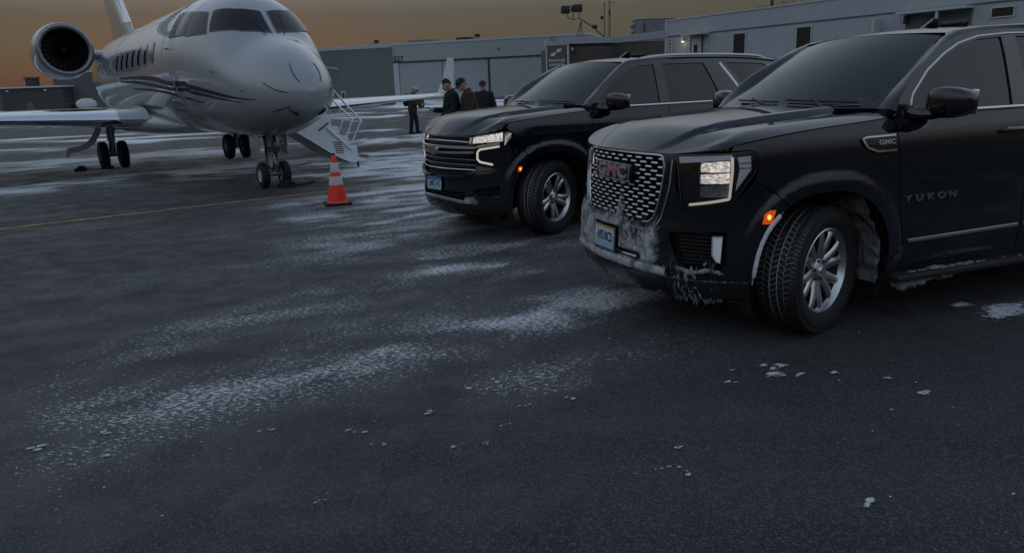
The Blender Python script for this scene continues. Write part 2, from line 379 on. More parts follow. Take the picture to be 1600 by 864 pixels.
YUKON = Wrap([(.985, 0), (.972, .25), (.925, .5), (.875, .65), (.79, .8), (.7, .895), (.585, .955), (.4, .993), (.1, 1.01), (-.6, 1.02), (-1.3, 1.024)]+REAR_PLAN,
             [(.2, -.13), (.27, -.07), (.33, -.02), (.4, .005), (.5, .01), (.62, .005), (.72, -.004), (.8, -.018), (.95, -.028), (1.1, -.042), (1.2, -.058), (1.3, -.09)], SIDE, REAR)
TAHOE = Wrap([(1.0, 0), (.972, .25), (.89, .5), (.795, .7), (.70, .83), (.60, .915), (.48, .965), (.3, .995), (.05, 1.01), (-.6, 1.02), (-1.3, 1.024)]+REAR_PLAN,
             [(.2, -.14), (.27, -.07), (.33, -.02), (.4, .0), (.5, .01), (.62, .0), (.70, .008), (.76, .0), (.82, -.03), (.95, -.022), (1.06, -.025), (1.12, -.045), (1.2, -.07), (1.3, -.1)], SIDE, REAR)
# ------------------------------------------------------------------ SUVs
def vnoise(x, y, seed=0):
    def h(i, j): 
        n = (i*374761393+j*668265263+seed*1442695041) & 0x7fffffff; n = (n ^ (n >> 13))*1274126177 & 0x7fffffff
        return ((n ^ (n >> 16)) & 0xffff)/65535.
    i, j = np.floor(x).astype(np.int64), np.floor(y).astype(np.int64); fx, fy = x-i, y-j; fx, fy = fx*fx*(3-2*fx), fy*fy*(3-2*fy)
    return (h(i, j)*(1-fx)+h(i+1, j)*fx)*(1-fy)+(h(i, j+1)*(1-fx)+h(i+1, j+1)*fx)*fy
def fbm(x, y, o=4, seed=0):
    a = .5; r = 0; t = 0
    for k in range(o): r = r+a*vnoise(x*2**k, y*2**k, seed+k); t += a; a *= .55
    return r/t
def mir(poly): return [(-a, b) for a, b in poly]
def arch_pts(t0, t1, n=22, cx=0., r=ARCH_R):
    t = np.linspace(R(t0), R(t1), n); c, q = np.cos(t), np.sin(t); e = 2/2.3
    return [(cx+r*np.sign(a)*abs(a)**e, ARCH_Z+r*np.sign(b)*abs(b)**e) for a, b in zip(c, q)]
def crust(name, W, s0, s1, z0, z1, df, m, parent, step=.013, d0=.003, thick=.03, seed=1):
    """a rime layer: df gives its density; thickness follows density and noise; the ragged edge comes from the density"""
    u = np.arange(s0, s1, step); z = np.arange(z0, z1, step); U, Z = np.meshgrid(u, z, indexing='ij')
    D = df(U, Z); n = fbm(U*14, Z*9, 4, seed); n2 = fbm(U*50, Z*34, 3, seed+5)
    T = thick*np.clip(D-.22, 0, 1)*(.35+1.2*n)+.35*thick*np.clip(D-.1, 0, 1)*(n2-.4)
    P = W.P(U.ravel(), Z.ravel(), (d0+np.maximum(T, 0)).ravel()); b = len(z); F = []
    for i in range(len(u)-1):
        for j in range(b-1):
            if max(D[i, j], D[i+1, j], D[i, j+1], D[i+1, j+1]) > .03: F.append((i*b+j, i*b+j+1, (i+1)*b+j+1, (i+1)*b+j))
    used = sorted({k for f in F for k in f}); mp = {k: i for i, k in enumerate(used)}; Dr = D.ravel()
    mb = MB(); mb.add([tuple(P[k]) for k in used], [tuple(mp[k] for k in f) for f in F], m); me = mb.mesh(name, 70, fix=False)
    at = me.attributes.new('den', 'FLOAT', 'POINT'); at.data.foreach_set('value', [float(Dr[k]) for k in used])
    return link(name, me, parent)
def strip_on(W, pts, wid, hgt, m, name, parent, d=0., n=6):
    """a raised bar following (s, z) points on the body surface: flat rounded section"""
    p = np.array(pts, float); C = W.P(p[:, 0], p[:, 1], d); Nn = W.N(p[:, 0], p[:, 1]); Tn = np.gradient(C, axis=0); Tn /= np.linalg.norm(Tn, axis=1)[:, None]
    B = np.cross(Nn, Tn); B /= np.linalg.norm(B, axis=1)[:, None]
    sec = [(-.5, -.3), (-.5, .5), (-.35, 1), (.35, 1), (.5, .5), (.5, -.3)]
    G = np.stack([C+B*(a*wid)+Nn*(b*hgt) for a, b in sec], 1)
    mb = MB(); mb.grid(G, m, wv=True); k = len(sec); L = len(p)
    mb.f += [tuple(range(k)), tuple((L-1)*k+i for i in range(k))]; mb.m += [0, 0]
    return mb.build(name, parent, 50)
def resample(pts, n=None, step=.02):
    p = np.array(pts, float); d = np.r_[0, np.cumsum(np.linalg.norm(np.diff(p, axis=0), axis=1))]; n = n or max(2, int(d[-1]/step)+1)
    t = np.linspace(0, d[-1], n); return np.stack([np.interp(t, d, p[:, k]) for k in range(p.shape[1])], 1)
def on(W, s, z, d=0.):
    """local frame on the body: X towards the car's left when seen from outside ... text reads correctly; Y up; Z outward"""
    p = W.P(s, z, d); n = W.N(np.array(s), np.array(z)); up = Vector((0, 0, 1)); nz = Vector(n); x = up.cross(nz).normalized()
    return frame_mat(p, x, nz.cross(x))
ZE = table([(.95, 1.19), (.75, 1.238), (.5, 1.285), (.25, 1.316), (0, 1.336), (-.25, 1.352), (-.6, 1.375)])
ZC = table([(.95, 1.23), (.8, 1.285), (.6, 1.34), (.4, 1.372), (.1, 1.395), (-.2, 1.413), (-.6, 1.432)])
def make_wheel(parent, loc, side, steer, spokes, rimR, twist, spw):
    W = empty('wheel', loc, R(steer), parent)
    sg = side            # outward is +y*sg
    R0, hw = .42, .142
    b = MB()             # carcass: outward y positive, mirrored below through sg
    prof = [(rimR-.004, -.115), (rimR+.012, -.128), (.33, -.146), (.375, -.148), (.4, -.138), (.409, -.122), (.411, -.1), (.4125, -.05), (.413, 0), (.4125, .05), (.411, .1), (.409, .122), (.4, .138), (.375, .148), (.33, .146), (rimR+.012, .128), (rimR-.004, .115)]
    b.lathe([(r, h*sg) for r, h in prof[:5]], 'rubber', 64, axis='y'); b.lathe([(r, h*sg) for r, h in prof[4:13]], 'tyre_groove', 64, axis='y'); b.lathe([(r, h*sg) for r, h in prof[12:]], 'rubber', 64, axis='y')
    # raised sidewall ring
    b.lathe([(.352, .147*sg), (.354, .151*sg), (.364, .151*sg), (.366, .1475*sg)], 'rubber', 64, axis='y')
    b.build('tyre', W, 40)
    t = MB()
    rows = [(-.129, .035, 96, .25, 0), (-.089, .033, 70, .45, .5), (-.048, .034, 70, -.45, .2), (0., .04, 70, .5, .7), (.048, .034, 70, -.45, .1), (.089, .033, 70, .45, .6), (.129, .035, 96, -.25, 0)]
    for h, wd, n, sk, ph in rows:
        sh = abs(h) > .12
        for k in range(n):
            a0 = 2*PI*(k+ph)/n; da = 2*PI/n*.42
            v = []
            for (ua, uh) in ((-1, -1), (1, -1), (1, 1), (-1, 1)):
                for r in (.405, .4195):
                    hh = h+uh*wd/2; rr = r-(max(0, abs(hh)-.118)*.55 if sh else 0); rr -= .0 if r > .41 else .006
                    a = a0+ua*da*(1 if r < .41 else .94)+sk*uh*wd/2/.42
                    v.append((rr*math.cos(a), hh*sg, rr*math.sin(a)))
            t.add(v, [(0, 2, 3, 1), (2, 4, 5, 3), (4, 6, 7, 5), (6, 0, 1, 7), (1, 3, 5, 7)], 'rubber')
    tag(t.build('tread_blocks', W, 0, fix=False), kind='stuff')
    b = MB(); rp = [(rimR-.03, -.11), (rimR-.035, .02), (rimR-.02, .09), (rimR-.012, .108), (rimR+.002, .113), (rimR+.006, .122), (rimR-.002, .126), (rimR-.008, .118), (rimR-.016, .1), (rimR-.024, .085)]
    b.lathe([(r, h*sg) for r, h in rp[:3]], 'rim_barrel', 64, axis='y'); b.lathe([(r, h*sg) for r, h in rp[2:]], 'wheel_metal', 64, axis='y'); b.build('rim', W, 45)
    d = MB(); d.lathe([(.02, -.02*sg), (.17, -.02*sg), (.17, .0), (.09, .0), (.09, .03*sg), (.02, .03*sg)], 'dark_metal', 40, axis='y'); d.lathe([(.0, -.1*sg), (rimR-.03, -.1*sg)], 'matte_black', 40, axis='y'); d.build('brake_disc', W)
    d = MB(); d.box((.13, -.0, .09), (.09, .09, .16), 'dark_metal', bev=.012, M=Matrix.Rotation(.6, 4, 'Y')); d.build('brake_caliper', W)
    # spokes come in pairs; one mesh, copied
    sp = MB(); L = []
    for i, f in enumerate(np.linspace(0, 1, 9)):
        r = .045+(rimR-.018-.045)*f; off = .012+twist[0]*f+twist[1]*f*f; wdt = spw*(1-.30*f)+(.016 if f > .93 else 0); face = (.075+.03*math.sin(f*PI*.5)+(.0 if f < .9 else -.006)); dep = .05-.02*f
        L.append([(r, off-wdt/2, face-dep), (r, off-wdt/2-.004, face-.012), (r, off-wdt*.28, face), (r, off+wdt*.28, face), (r, off+wdt/2+.004, face-.012), (r, off+wdt/2, face-dep)])
    G = np.array(L); G = np.stack([G[..., 0], G[..., 2]*sg, G[..., 1]], -1); sp.grid(G, 'wheel_metal', wv=True); m1 = sp.mesh('spoke', 40)
    sp2 = MB(); G2 = G.copy(); G2[..., 2] *= -1; sp2.grid(G2, 'wheel_metal', wv=True); m2 = sp2.mesh('spoke', 40)
    for k in range(spokes):
        M = Matrix.Rotation(2*PI*k/spokes+.35, 4, 'Y')
        link('spoke', m1, W, M); link('spoke', m2, W, M)
    h = MB(); h.lathe([(.0, .112*sg), (.032, .112*sg), (.037, .106*sg), (.04, .09*sg), (.075, .082*sg), (.086, .07*sg), (.09, .03*sg)], 'wheel_metal', 32, axis='y'); h.build('hub_cap', W)
    n = MB(); n.lathe([(0, .098*sg), (.009, .098*sg), (.011, .094*sg), (.011, .07*sg)], 'dark_metal', 6, axis='y'); nm = n.mesh('lug_nut', 30)
    for k in range(spokes): a = 2*PI*(k+.5)/spokes+.35; link('lug_nut', nm, W, Matrix.Translation((.066*math.cos(a), -.004*sg, -.066*math.sin(a))))
    return W
def suv_body(car, W, cfg):
    pan = lambda name, poly, m='paint', d=0., **k: panel(name, poly, lambda u, z: W.P(u, z, d), m, car, ref=None if k.pop('noref', 0) else None, **k)
    def both(name, poly, m='paint', d=0., parent=car, **k):
        r = []
        for s in (1, -1):
            pl = poly if s > 0 else mir(poly)
            r.append(panel(name, pl, lambda u, z: W.P(u, z, d), m, parent, ref=(0, s, 0), **k))
        return r
    X = lambda x, z: (float(W.sx(x)), z)
    XL = lambda pts: [X(a, b) for a, b in pts]
    ze = lambda x: float(lut(ZE, x))
    # ---- front fenders
    top = [X(x, ze(x)-.004) for x in np.linspace(-.5, cfg['fender_front_x'], 14)]
    ar = [X(a, b) for a, b in arch_pts(cfg['arch_a0'], 192, 26)]
    poly = cfg['fender_seam']+ar+[X(-.572, .30), X(-.672, .33), X(-.668, .45), X(-.6, .807), X(-.552, 1.144), X(-.535, 1.345)]+top
    both('front_fender', poly, res=.045)
    # ---- doors
    both('front_door', XL([(-.682, .34), (-.676, .45), (-.608, .807), (-.56, 1.144), (-.543, 1.345), (-.545, 1.372), (-1.755, 1.377), (-1.765, .9), (-1.765, .34)]), res=.05)
    rar = [(a, b) for a, b in arch_pts(-6, 44, 12, cx=-WB)]
    both('rear_door', XL([(-1.775, .34), (-1.775, .9), (-1.765, 1.377), (-2.87, 1.377), (-2.86, 1.1), (-2.78, .93)][::-1]+[(-2.42, .34)][::-1]+[]) if 0 else XL([(-1.775, .34), (-1.775, .9), (-1.765, 1.377), (-2.87, 1.377), (-2.85, 1.1)]+[(a+.008, b) for a, b in rar[::-1]]+[(-2.53, .34)]), res=.05)
    # ---- rear quarters
    qar = [(a, b) for a, b in arch_pts(44.5, 190, 24, cx=-WB)]
    both('quarter_panel', XL([(-2.877, 1.377), (-2.857, 1.1)]+[(a, b+.004) for a, b in qar]+[(-3.62, .62), (-3.9, .64), (-4.1, .66), (-4.12, 1.0), (-4.12, 1.377)]), res=.05)
    both('rocker_panel', XL([(-.58, .325), (-.58, .26), (-2.55, .26), (-2.55, .325)]), 'black_plastic', -.004, res=.06)
    # ---- rear bumper, tail lamps, tailgate
    S = W.S; se = float(W.sx(-4.1))
    rb = [X(-3.62, .612), X(-3.6, .30), (S, .28)]
    half = [X(-3.615, .61), X(-3.6, .30), (S, .27), (S, .70), (float(W.sx(-4.2)), .70), X(-4.1, .65), X(-3.9, .63)]
    both('rear_bumper', half, res=.07)
    both('tail_lamp', [X(-4.13, .75), X(-4.13, 1.35), (float(W.sx(-4.26)), 1.35), (float(W.sx(-4.26)), .75)], 'tail_red', -.004, res=.06)
    both('tailgate', [(float(W.sx(-4.265)), .71), (S, .71), (S, 1.36), (float(W.sx(-4.265)), 1.36)], res=.08)
    both('rear_glass', [(float(W.sx(-4.22)), 1.37), (S, 1.37), (S, 1.86), (float(W.sx(-4.26)), 1.86)], 'tint_glass', -.006, res=.08)
    # ---- greenhouse: dark surround with the window openings cut out, glass set in
    gtop = [(-.575, 1.405), (-.60, 1.45), (-.66, 1.52), (-.84, 1.672), (-1.18, 1.85), (-1.42, 1.905), (-1.75, 1.925), (-2.5, 1.935), (-3.3, 1.925), (-3.9, 1.89), (-4.18, 1.86)]
    gt = resample(catmull(gtop, 6), 46)
    g1 = [(-.72, 1.408), (-.742, 1.49), (-.92, 1.64), (-1.1, 1.742), (-1.26, 1.81), (-1.45, 1.853), (-1.69, 1.87), (-1.645, 1.408)]
    g2 = [(-1.80, 1.408), (-1.835, 1.872), (-2.56, 1.88), (-2.745, 1.41)]
    g3 = [(-3.33, 1.42), (-2.99, 1.878), (-3.75, 1.86), (-3.95, 1.76), (-4.0, 1.6), (-3.98, 1.42)]
    both('window_surround', XL([(-.56, 1.382), (-4.18, 1.382)]+[tuple(p) for p in gt[::-1]]), 'gloss_black', -.003, holes=[]) if 0 else None
    for s in (1, -1):
        f = (lambda q: q) if s > 0 else mir
        out = f(XL([(-.556, 1.38), (-4.18, 1.38)]+[tuple(p) for p in gt[::-1]]))
        o = panel('window_surround', out, lambda u, z: W.P(u, z, -.003), 'gloss_black', car, holes=[f(XL(g)) for g in (g1, g2, g3)], res=.06, ref=(0, s, 0))
        for g in (g1, g2, g3):
            c = np.mean(g, 0); gg = [tuple(c+(np.array(p)-c)*1.02) for p in g]
            panel('side_window', f(XL(gg)), lambda u, z: W.P(u, z, -.014), 'tint_glass', car, res=.07, th=.004, ref=(0, s, 0))
        sgn = lambda pts: [(s*a, b) for a, b in pts]
        # bright strip under the windows
        strip_on(W, sgn(resample(XL([(-.70, 1.392), (-2.86, 1.397)]), 40)), .022, .007, 'chrome', 'belt_moulding', car, d=.0)
        # roof side: pillar and cant rail between windscreen/roof edge and the surround
        t = np.linspace(0, 1, 46); k = gt
        inner = np.array([ws_edge(q) for q in t]); inner[:, 1] *= s
        outer = W.P(s*W.sx(k[:, 0]), k[:, 1], -.002)
        mid1 = inner*.72+outer*.28; mid2 = inner*.3+outer*.7; nrm = np.array([0, s*.7, .7])
        fr = np.clip(t/.3, 0, 1)[:, None]*np.clip((1.02-t)/.05, 0, 1)[:, None]
        G = np.stack([inner, mid1+nrm*(.010+.012*fr), mid2+nrm*(.010+.014*fr), outer, outer-np.array([0, s*.03, .0])], 1)
        MB().grid(G, 'paint').build('roof_rail_panel', car, 50)
        # roof rack rail
        if cfg['rack'] != 'none': rk = [(x, s*(.63-.01*abs(x+2.6)), z) for x, z in ((-1.6, 1.935), (-1.8, 1.962), (-2.1, 1.978), (-2.5, 1.984), (-3.2, 1.98), (-3.7, 1.962), (-3.9, 1.93))]
        if cfg['rack'] != 'none': MB().tube(catmull(rk, 5), [.022]*31, cfg['rack'], 8).build('roof_rack_rail', car, 60)
    if cfg.get('chrome_frame'):
        for s in (1, -1): strip_on(W, [(s*a, b) for a, b in resample(XL([(-.705, 1.40), (-.715, 1.47), (-.74, 1.51), (-.905, 1.655), (-1.09, 1.76), (-1.25, 1.827), (-1.45, 1.872), (-1.75, 1.892), (-2.6, 1.898), (-3.3, 1.893)]), 90)], .016, .007, 'satin_chrome', 'window_moulding', car, d=-.003)
    # ---- hood
    yed = lambda x: np.interp(-np.asarray(x, float), -W.x, W.y)+np.interp(-np.asarray(x, float), -W.x, W.ny)*lut(W.side, lut(ZE, x))-.006
    LIP = table(cfg['lip'], 4); lipz = lambda y: lut(LIP, np.abs(y))
    def hood(x, y):
        x = np.asarray(x, float); ay = np.abs(y); ye = yed(x); f = np.clip(ay/ye, 0, 1)
        ys = np.minimum(ay, .965); lz = lipz(ys); xf = W.P(W.sy(ys), lz)[..., 0]
        d = np.clip(xf-x, 0, None)
        zc, zed = lut(ZC, x), lut(ZE, x)
        sh = zed+(zc-zed)*.62
        zt = sh+(zc-sh)*(1-sstep(.0, .9, f))
        zt = zt+cfg['dome']*(1-sstep(cfg['dome_y']-.018, cfg['dome_y']+.018, f-.10*np.clip(.3-x, -1, 1)*0+.0))
        z = zed+(zt-zed)*(1-np.clip((f-.84)/.16, 0, 1)**1.5)
        k = sstep(.82, .97, f); Ld = .30*(1-k)+.07*k
        g = 1-(1-np.clip(d/Ld, 0, 1))**2.6
        return np.stack([x, y, lz+(z-lz)*g], -1)
    side_x = np.linspace(cfg['hood_corner_x'], -.5, 22)
    fy = np.linspace(0, cfg['hood_front_y'], 14)
    fx = W.P(W.sy(fy), lipz(fy))[:, 0]-.004
    L = list(zip(fx, fy))+[(x, float(yed(x))-.004) for x in side_x]+[(-.515, .8), (-.47, .6), (-.43, .3), (-.42, 0)]
    L = L+[(a, -b) for a, b in L[1:-1][::-1]]
    panel('hood', L, hood, 'paint', car, res=.024, th=.015, ref=(0, 0, 1), smooth=30)
    MB().grid([[(-.40-.12*(y/.8)**2, y, 1.425), (-.50-.10*(y/.8)**2, y, 1.405)] for y in np.linspace(-.82, .82, 20)], 'black_plastic').build('cowl', car)
    # ---- windscreen, roof
    U = np.linspace(-1, 1, 25); V = np.linspace(0, 1, 15)
    G = np.array([[ws(u, v) for v in V] for u in U])
    MB().grid(G, 'windshield').build('windshield', car)
    e = np.array([[ws(u, v) for v in (0, .015)] for u in U]); e2 = np.array([[ws(u, v) for v in (.985, 1)] for u in U])
    Rf = []
    for u in U:
        row = []
        x0 = ws(u, 1)[0]-.006
        for t in np.linspace(0, 1, 30):
            x = x0+(-4.22-x0)*t; row.append(roofpt(x, u))
        Rf.append(row)
    MB().grid(Rf, 'paint').build('roof', car, 60)
    MB().grid([[ (roofpt(x, u)[0], roofpt(x, u)[1]*.97, roofpt(x, u)[2]-.045) for x in np.linspace(-1.3, -4.1, 16)] for u in np.linspace(-1, 1, 9)], 'headliner').build('headliner', car)
    # rear edge spoiler
    MB().box((-4.24, 0, 1.905), (.16, 1.24, .045), 'paint', bev=.015).build('rear_spoiler', car)
    fin = MB(); fp = [(-1.92, 0, 1.975), (-1.80, 0, 1.978), (-1.86, 0, 2.015), (-1.935, 0, 2.06), (-1.96, 0, 2.055), (-1.965, 0, 1.975)]
    fin.grid([[(x, y*(1 if z < 2.0 else .35), z) for x, _, z in fp] for y in (-.035, -.02, 0, .02, .035)], 'gloss_black'); fin.grid([[(x-.0, sgy*.035*(1 if z < 2.0 else .35), z) for x, _, z in (fp[0], fp[5])] for sgy in (-1, 1)], 'gloss_black')
    fin.prism([(-1.77, -.012), (-1.77, .012), (-1.98, .045), (-1.98, -.045)], 1.965, 1.988, 'gloss_black')
    fin.prism([(-1.80, 1.985), (-1.88, 2.03), (-1.93, 2.062), (-1.965, 2.058), (-1.975, 1.985)], -.013, .013, 'gloss_black', M=Matrix(((1, 0, 0, 0), (0, 0, -1, 0), (0, 1, 0, 0), (0, 0, 0, 1))))
    fin.v = fin.v; fin.build('antenna_fin', car)
    MB().tube([(-1.99, .02, 1.992), (-2.0, .03, 2.01), (-2.0, .22, 2.012), (-2.0, .24, 2.0)], .022, 'black_plastic', 10).build('antenna_puck', car)
    # ---- mirrors
    for s in (1, -1):
        P = []
        for i in range(20):
            a = 2*PI*i/20; row = []
            for j in range(13):
                b = PI*j/12; e = .55
                cx = math.copysign(abs(math.cos(a))**e, math.cos(a)); cz = math.copysign(abs(math.sin(a))**e, math.sin(a)); r = math.sin(b)**.6; yy = -math.cos(b)
                row.append((-.775+.085*cx*r-.03*yy*0-(.05*(yy+1)/2), s*(1.155+.14*yy), 1.455+(.098-.012*yy)*cz*r))
            P.append(row)
        mr = MB().grid(P, 'gloss_black', wu=True).build('door_mirror', car, 50)
        MB().box((-.885, s*1.155, 1.455), (.012, .22, .15), 'chrome', bev=.004).build('mirror_glass', mr)
        MB().tube(catmull([(-.68, s*.955, 1.40), (-.70, s*1.0, 1.385), (-.75, s*1.06, 1.385), (-.78, s*1.12, 1.40)], 4), [.05, .05, .048, .045, .042, .04, .038, .038, .038, .038, .038, .038, .038], 'gloss_black', 10).build('mirror_arm', mr)
        panel('mirror_mount', [(s*a, b) for a, b in XL([(-.57, 1.30), (-.59, 1.40), (-.70, 1.44), (-.74, 1.395), (-.86, 1.36), (-.80, 1.30), (-.62, 1.275)])], lambda u, z: W.P(u, z, .012), 'gloss_black', mr, res=.05, ref=(0, s, 0))
        # handles
        for hx in (-1.59, -2.66):
            hb = MB(); q = [W.P(s*W.sx(hx+dx), 1.243, dd) for dx, dd in ((.115, -.005), (.105, .022), (.06, .03), (-.06, .03), (-.105, .022), (-.115, -.005))]
            hb.tube([tuple(p) for p in q], [.016, .018, .019, .019, .018, .016], 'gloss_black', 8); h = hb.build('door_handle', car, 60)
            strip_on(W, [(s*float(W.sx(hx+dx)), 1.258) for dx in np.linspace(.1, -.1, 9)], .008, .006, 'chrome', 'handle_trim', h, d=.032)
        # lower bright strip, running board
        strip_on(W, [(s*float(W.sx(x)), z) for x, z in resample([(-.69, .556), (-1.74, .569)], 24)], .026, .012, 'chrome', 'door_moulding', car, d=0)
        strip_on(W, [(s*float(W.sx(x)), z) for x, z in resample([(-1.79, .569), (-2.50, .577)], 18)], .026, .012, 'chrome', 'door_moulding', car, d=0)
        rbm = MB(); rbm.box((-1.55, s*1.0, .315), (1.95, .17, .05), 'black_plastic', bev=.018); rbm.box((-1.55, s*.86, .33), (1.7, .14, .03), 'matte_black'); rbm.build('running_board', car)
    # ---- liners, chassis
    for cx in (0, -WB):
        for s in (1, -1):
            b = MB(); b.lathe([(.56, s*.985), (.56, s*.60), (0, s*.60)], 'matte_black', 30, axis='y', M=Matrix.Translation((cx, 0, ARCH_Z)), a0=R(-25), a1=R(205)); b.build('wheel_arch_liner', car)
    b = MB(); b.box((-1.7, 0, .44), (4.9, 1.16, .2), 'matte_black'); b.box((-1.53, 0, .40), (1.75, 1.8, .12), 'matte_black'); b.box((0, 0, .38), (.1, 1.5, .1), 'matte_black'); b.box((-WB, 0, .36), (.12, 1.6, .12), 'matte_black')
    b.box((-3.95, 0, .55), (.5, 1.4, .4), 'matte_black'); b.box((.35, 0, .75), (.8, 1.1, .6), 'matte_black')
    for s in (1, -1): b.box((-1.65, s*.93, .62), (2.0, .03, .6), 'matte_black')
    b.build('chassis', car)
    # ---- interior
    b = MB(); b.grid([[(x, y, z) for x, z in ((-.56, 1.37), (-.7, 1.385), (-.88, 1.375), (-.97, 1.33), (-.98, 1.0))] for y in np.linspace(-.86, .86, 9)], 'dash'); b.box((-.93, .4, 1.385), (.16, .42, .06), 'dash', bev=.02); b.build('dashboard', car)
    for y in (.42, -.42):
        s_ = MB(); s_.box((-1.78, y, .92), (.52, .52, .16), 'seat', bev=.05)
        s_.box((0, 0, .36), (.15, .5, .72), 'seat', M=Matrix.Translation((-2.0, y, .9)) @ Matrix.Rotation(R(-16), 4, 'Y'), bev=.05); s_.build('seat', car)
        h_ = MB(); h_.box((-2.22, y, 1.68), (.1, .28, .2), 'seat', bev=.04); h_.tube([(-2.19, y-.06, 1.5), (-2.21, y-.06, 1.62)], .008, 'chrome', 6); h_.tube([(-2.19, y+.06, 1.5), (-2.21, y+.06, 1.62)], .008, 'chrome', 6); h_.build('headrest', car)
    s_ = MB(); s_.box((-2.9, 0, .95), (.5, 1.4, .16), 'seat', bev=.05); s_.box((-3.15, 0, 1.3), (.14, 1.4, .6), 'seat', bev=.05); s_.build('rear_seat', car)
    b = MB(); b.lathe([(.185+.016*math.cos(a), .016*math.sin(a)) for a in np.linspace(0, 2*PI, 9)], 'dash', 28, M=Matrix.Translation((-1.15, .42, 1.26)) @ Matrix.Rotation(R(-65), 4, 'Y')); b.box((-1.15, .42, 1.26), (.05, .34, .05), 'dash'); b.build('steering_wheel', car)
    MB().box((-1.0, 0, 1.77), (.03, .24, .07), 'gloss_black', bev=.012).build('rear_view_mirror', car)
    MB().box((-1.6, 0, .74), (2.6, 1.6, .02), 'matte_black').build('cabin_floor', car)
    # wipers lie on the lower glass
    for y0, y1 in ((.68, .06), (-.02, -.58)):
        pts = [ws(y/.82, .05+.04*abs(y-y0)) for y in np.linspace(y0, y1, 8)]
        pts = [(p[0]+.012, p[1], p[2]+.016) for p in pts]; wb = MB(); wb.tube(pts, .008, 'black_plastic', 6)
        q0 = ws(y0/.82*.6+.1, 0); wb.tube([(q0[0]+.05, q0[1], q0[2]-.0), tuple(np.array(pts[4])+[.006, 0, .012])], .011, 'black_plastic', 6); wb.build('wiper', car)
    return both, pan, X, XL
def ws(u, v):
    b = np.array([-.545+.13*(1-u*u), .82*u, 1.422]); t = np.array([-1.26+.08*(1-u*u), .655*u, 1.892+.038*(1-u*u)])
    p = b+(t-b)*v; bul = 4*v*(1-v)*.028*(1-.5*u*u); return tuple(p+np.array([.55, 0, .83])*bul)
ROOFC = table([(-1.17, 1.93), (-1.4, 1.962), (-1.8, 1.985), (-2.4, 1.996), (-3.2, 1.988), (-3.8, 1.962), (-4.25, 1.93)])
def roofpt(x, u):
    ye = .655+.02*math.sin(PI*np.clip((-x-1.2)/3., 0, 1))-.02*max(0, (-x-3.6)); zc = float(lut(ROOFC, min(x, -1.17)))
    return (x, ye*u, zc-.038*u*u-.0*abs(u)**6)
def ws_edge(t):
    if t < .24: return ws(1, t/.24)
    k = (t-.24)/.76; return roofpt(-1.266+(-4.2+1.266)*k, 1)
def sym(left, closed_top=True):
    """left-hand half outline from the centre line round to the centre line -> full outline"""
    return list(left)+[(-a, b) for a, b in left[::-1] if abs(a) > 1e-6]
def lamp_part(name, poly, W, d, m, parent, s, res=.025, th=.006):
    return panel(name, [(s*a, b) for a, b in poly], lambda u, z: W.P(u, z, d), m, parent, res=res, th=th, ref=(1, s*.6, 0))
def plate(car, W, s, z, d, kind):
    M = on(W, s, z, d); p = MB().box((0, 0, 0), (.306, .154, .004), 'plate_white', bev=.0015).build('licence_plate', car, M=M)
    fr = MB()
    for (x, y, w, h) in ((0, .079, .318, .008), (0, -.079, .318, .008), (.157, 0, .008, .15), (-.157, 0, .008, .15)): fr.box((x, y, .001), (w, h, .009), 'satin_chrome' if kind == 'a' else 'gloss_black')
    fr.box((0, 0, -.012), (.29, .12, .016), 'black_plastic'); fr.build('plate_frame', p)
    if kind == 'a':
        MB().box((0, .066, .0025), (.304, .02, .002), 'plate_yellow').build('plate_band', p); MB().box((-.146, .0, .0028), (.012, .15, .002), 'plate_yellow').build('plate_band', p)
        MB().box((0, -.052, .0025), (.26, .034, .0015), 'plate_sky').build('plate_band', p)
        link('plate_lettering', text_mesh('plate_lettering', 'A9210CD', .098, 'plate_text', .003, .0012, .60), p, Matrix.Translation((.012, .002, .003)))
    else:
        MB().box((0, .054, .0025), (.302, .04, .002), 'plate_blue').build('plate_band', p); MB().box((0, -.062, .0025), (.302, .024, .002), 'plate_sky').build('plate_band', p)
        link('plate_lettering', text_mesh('plate_lettering', 'LMQ142', .10, 'plate_text', .003, .001, .66), p, Matrix.Translation((0, -.008, .003)))
    return p
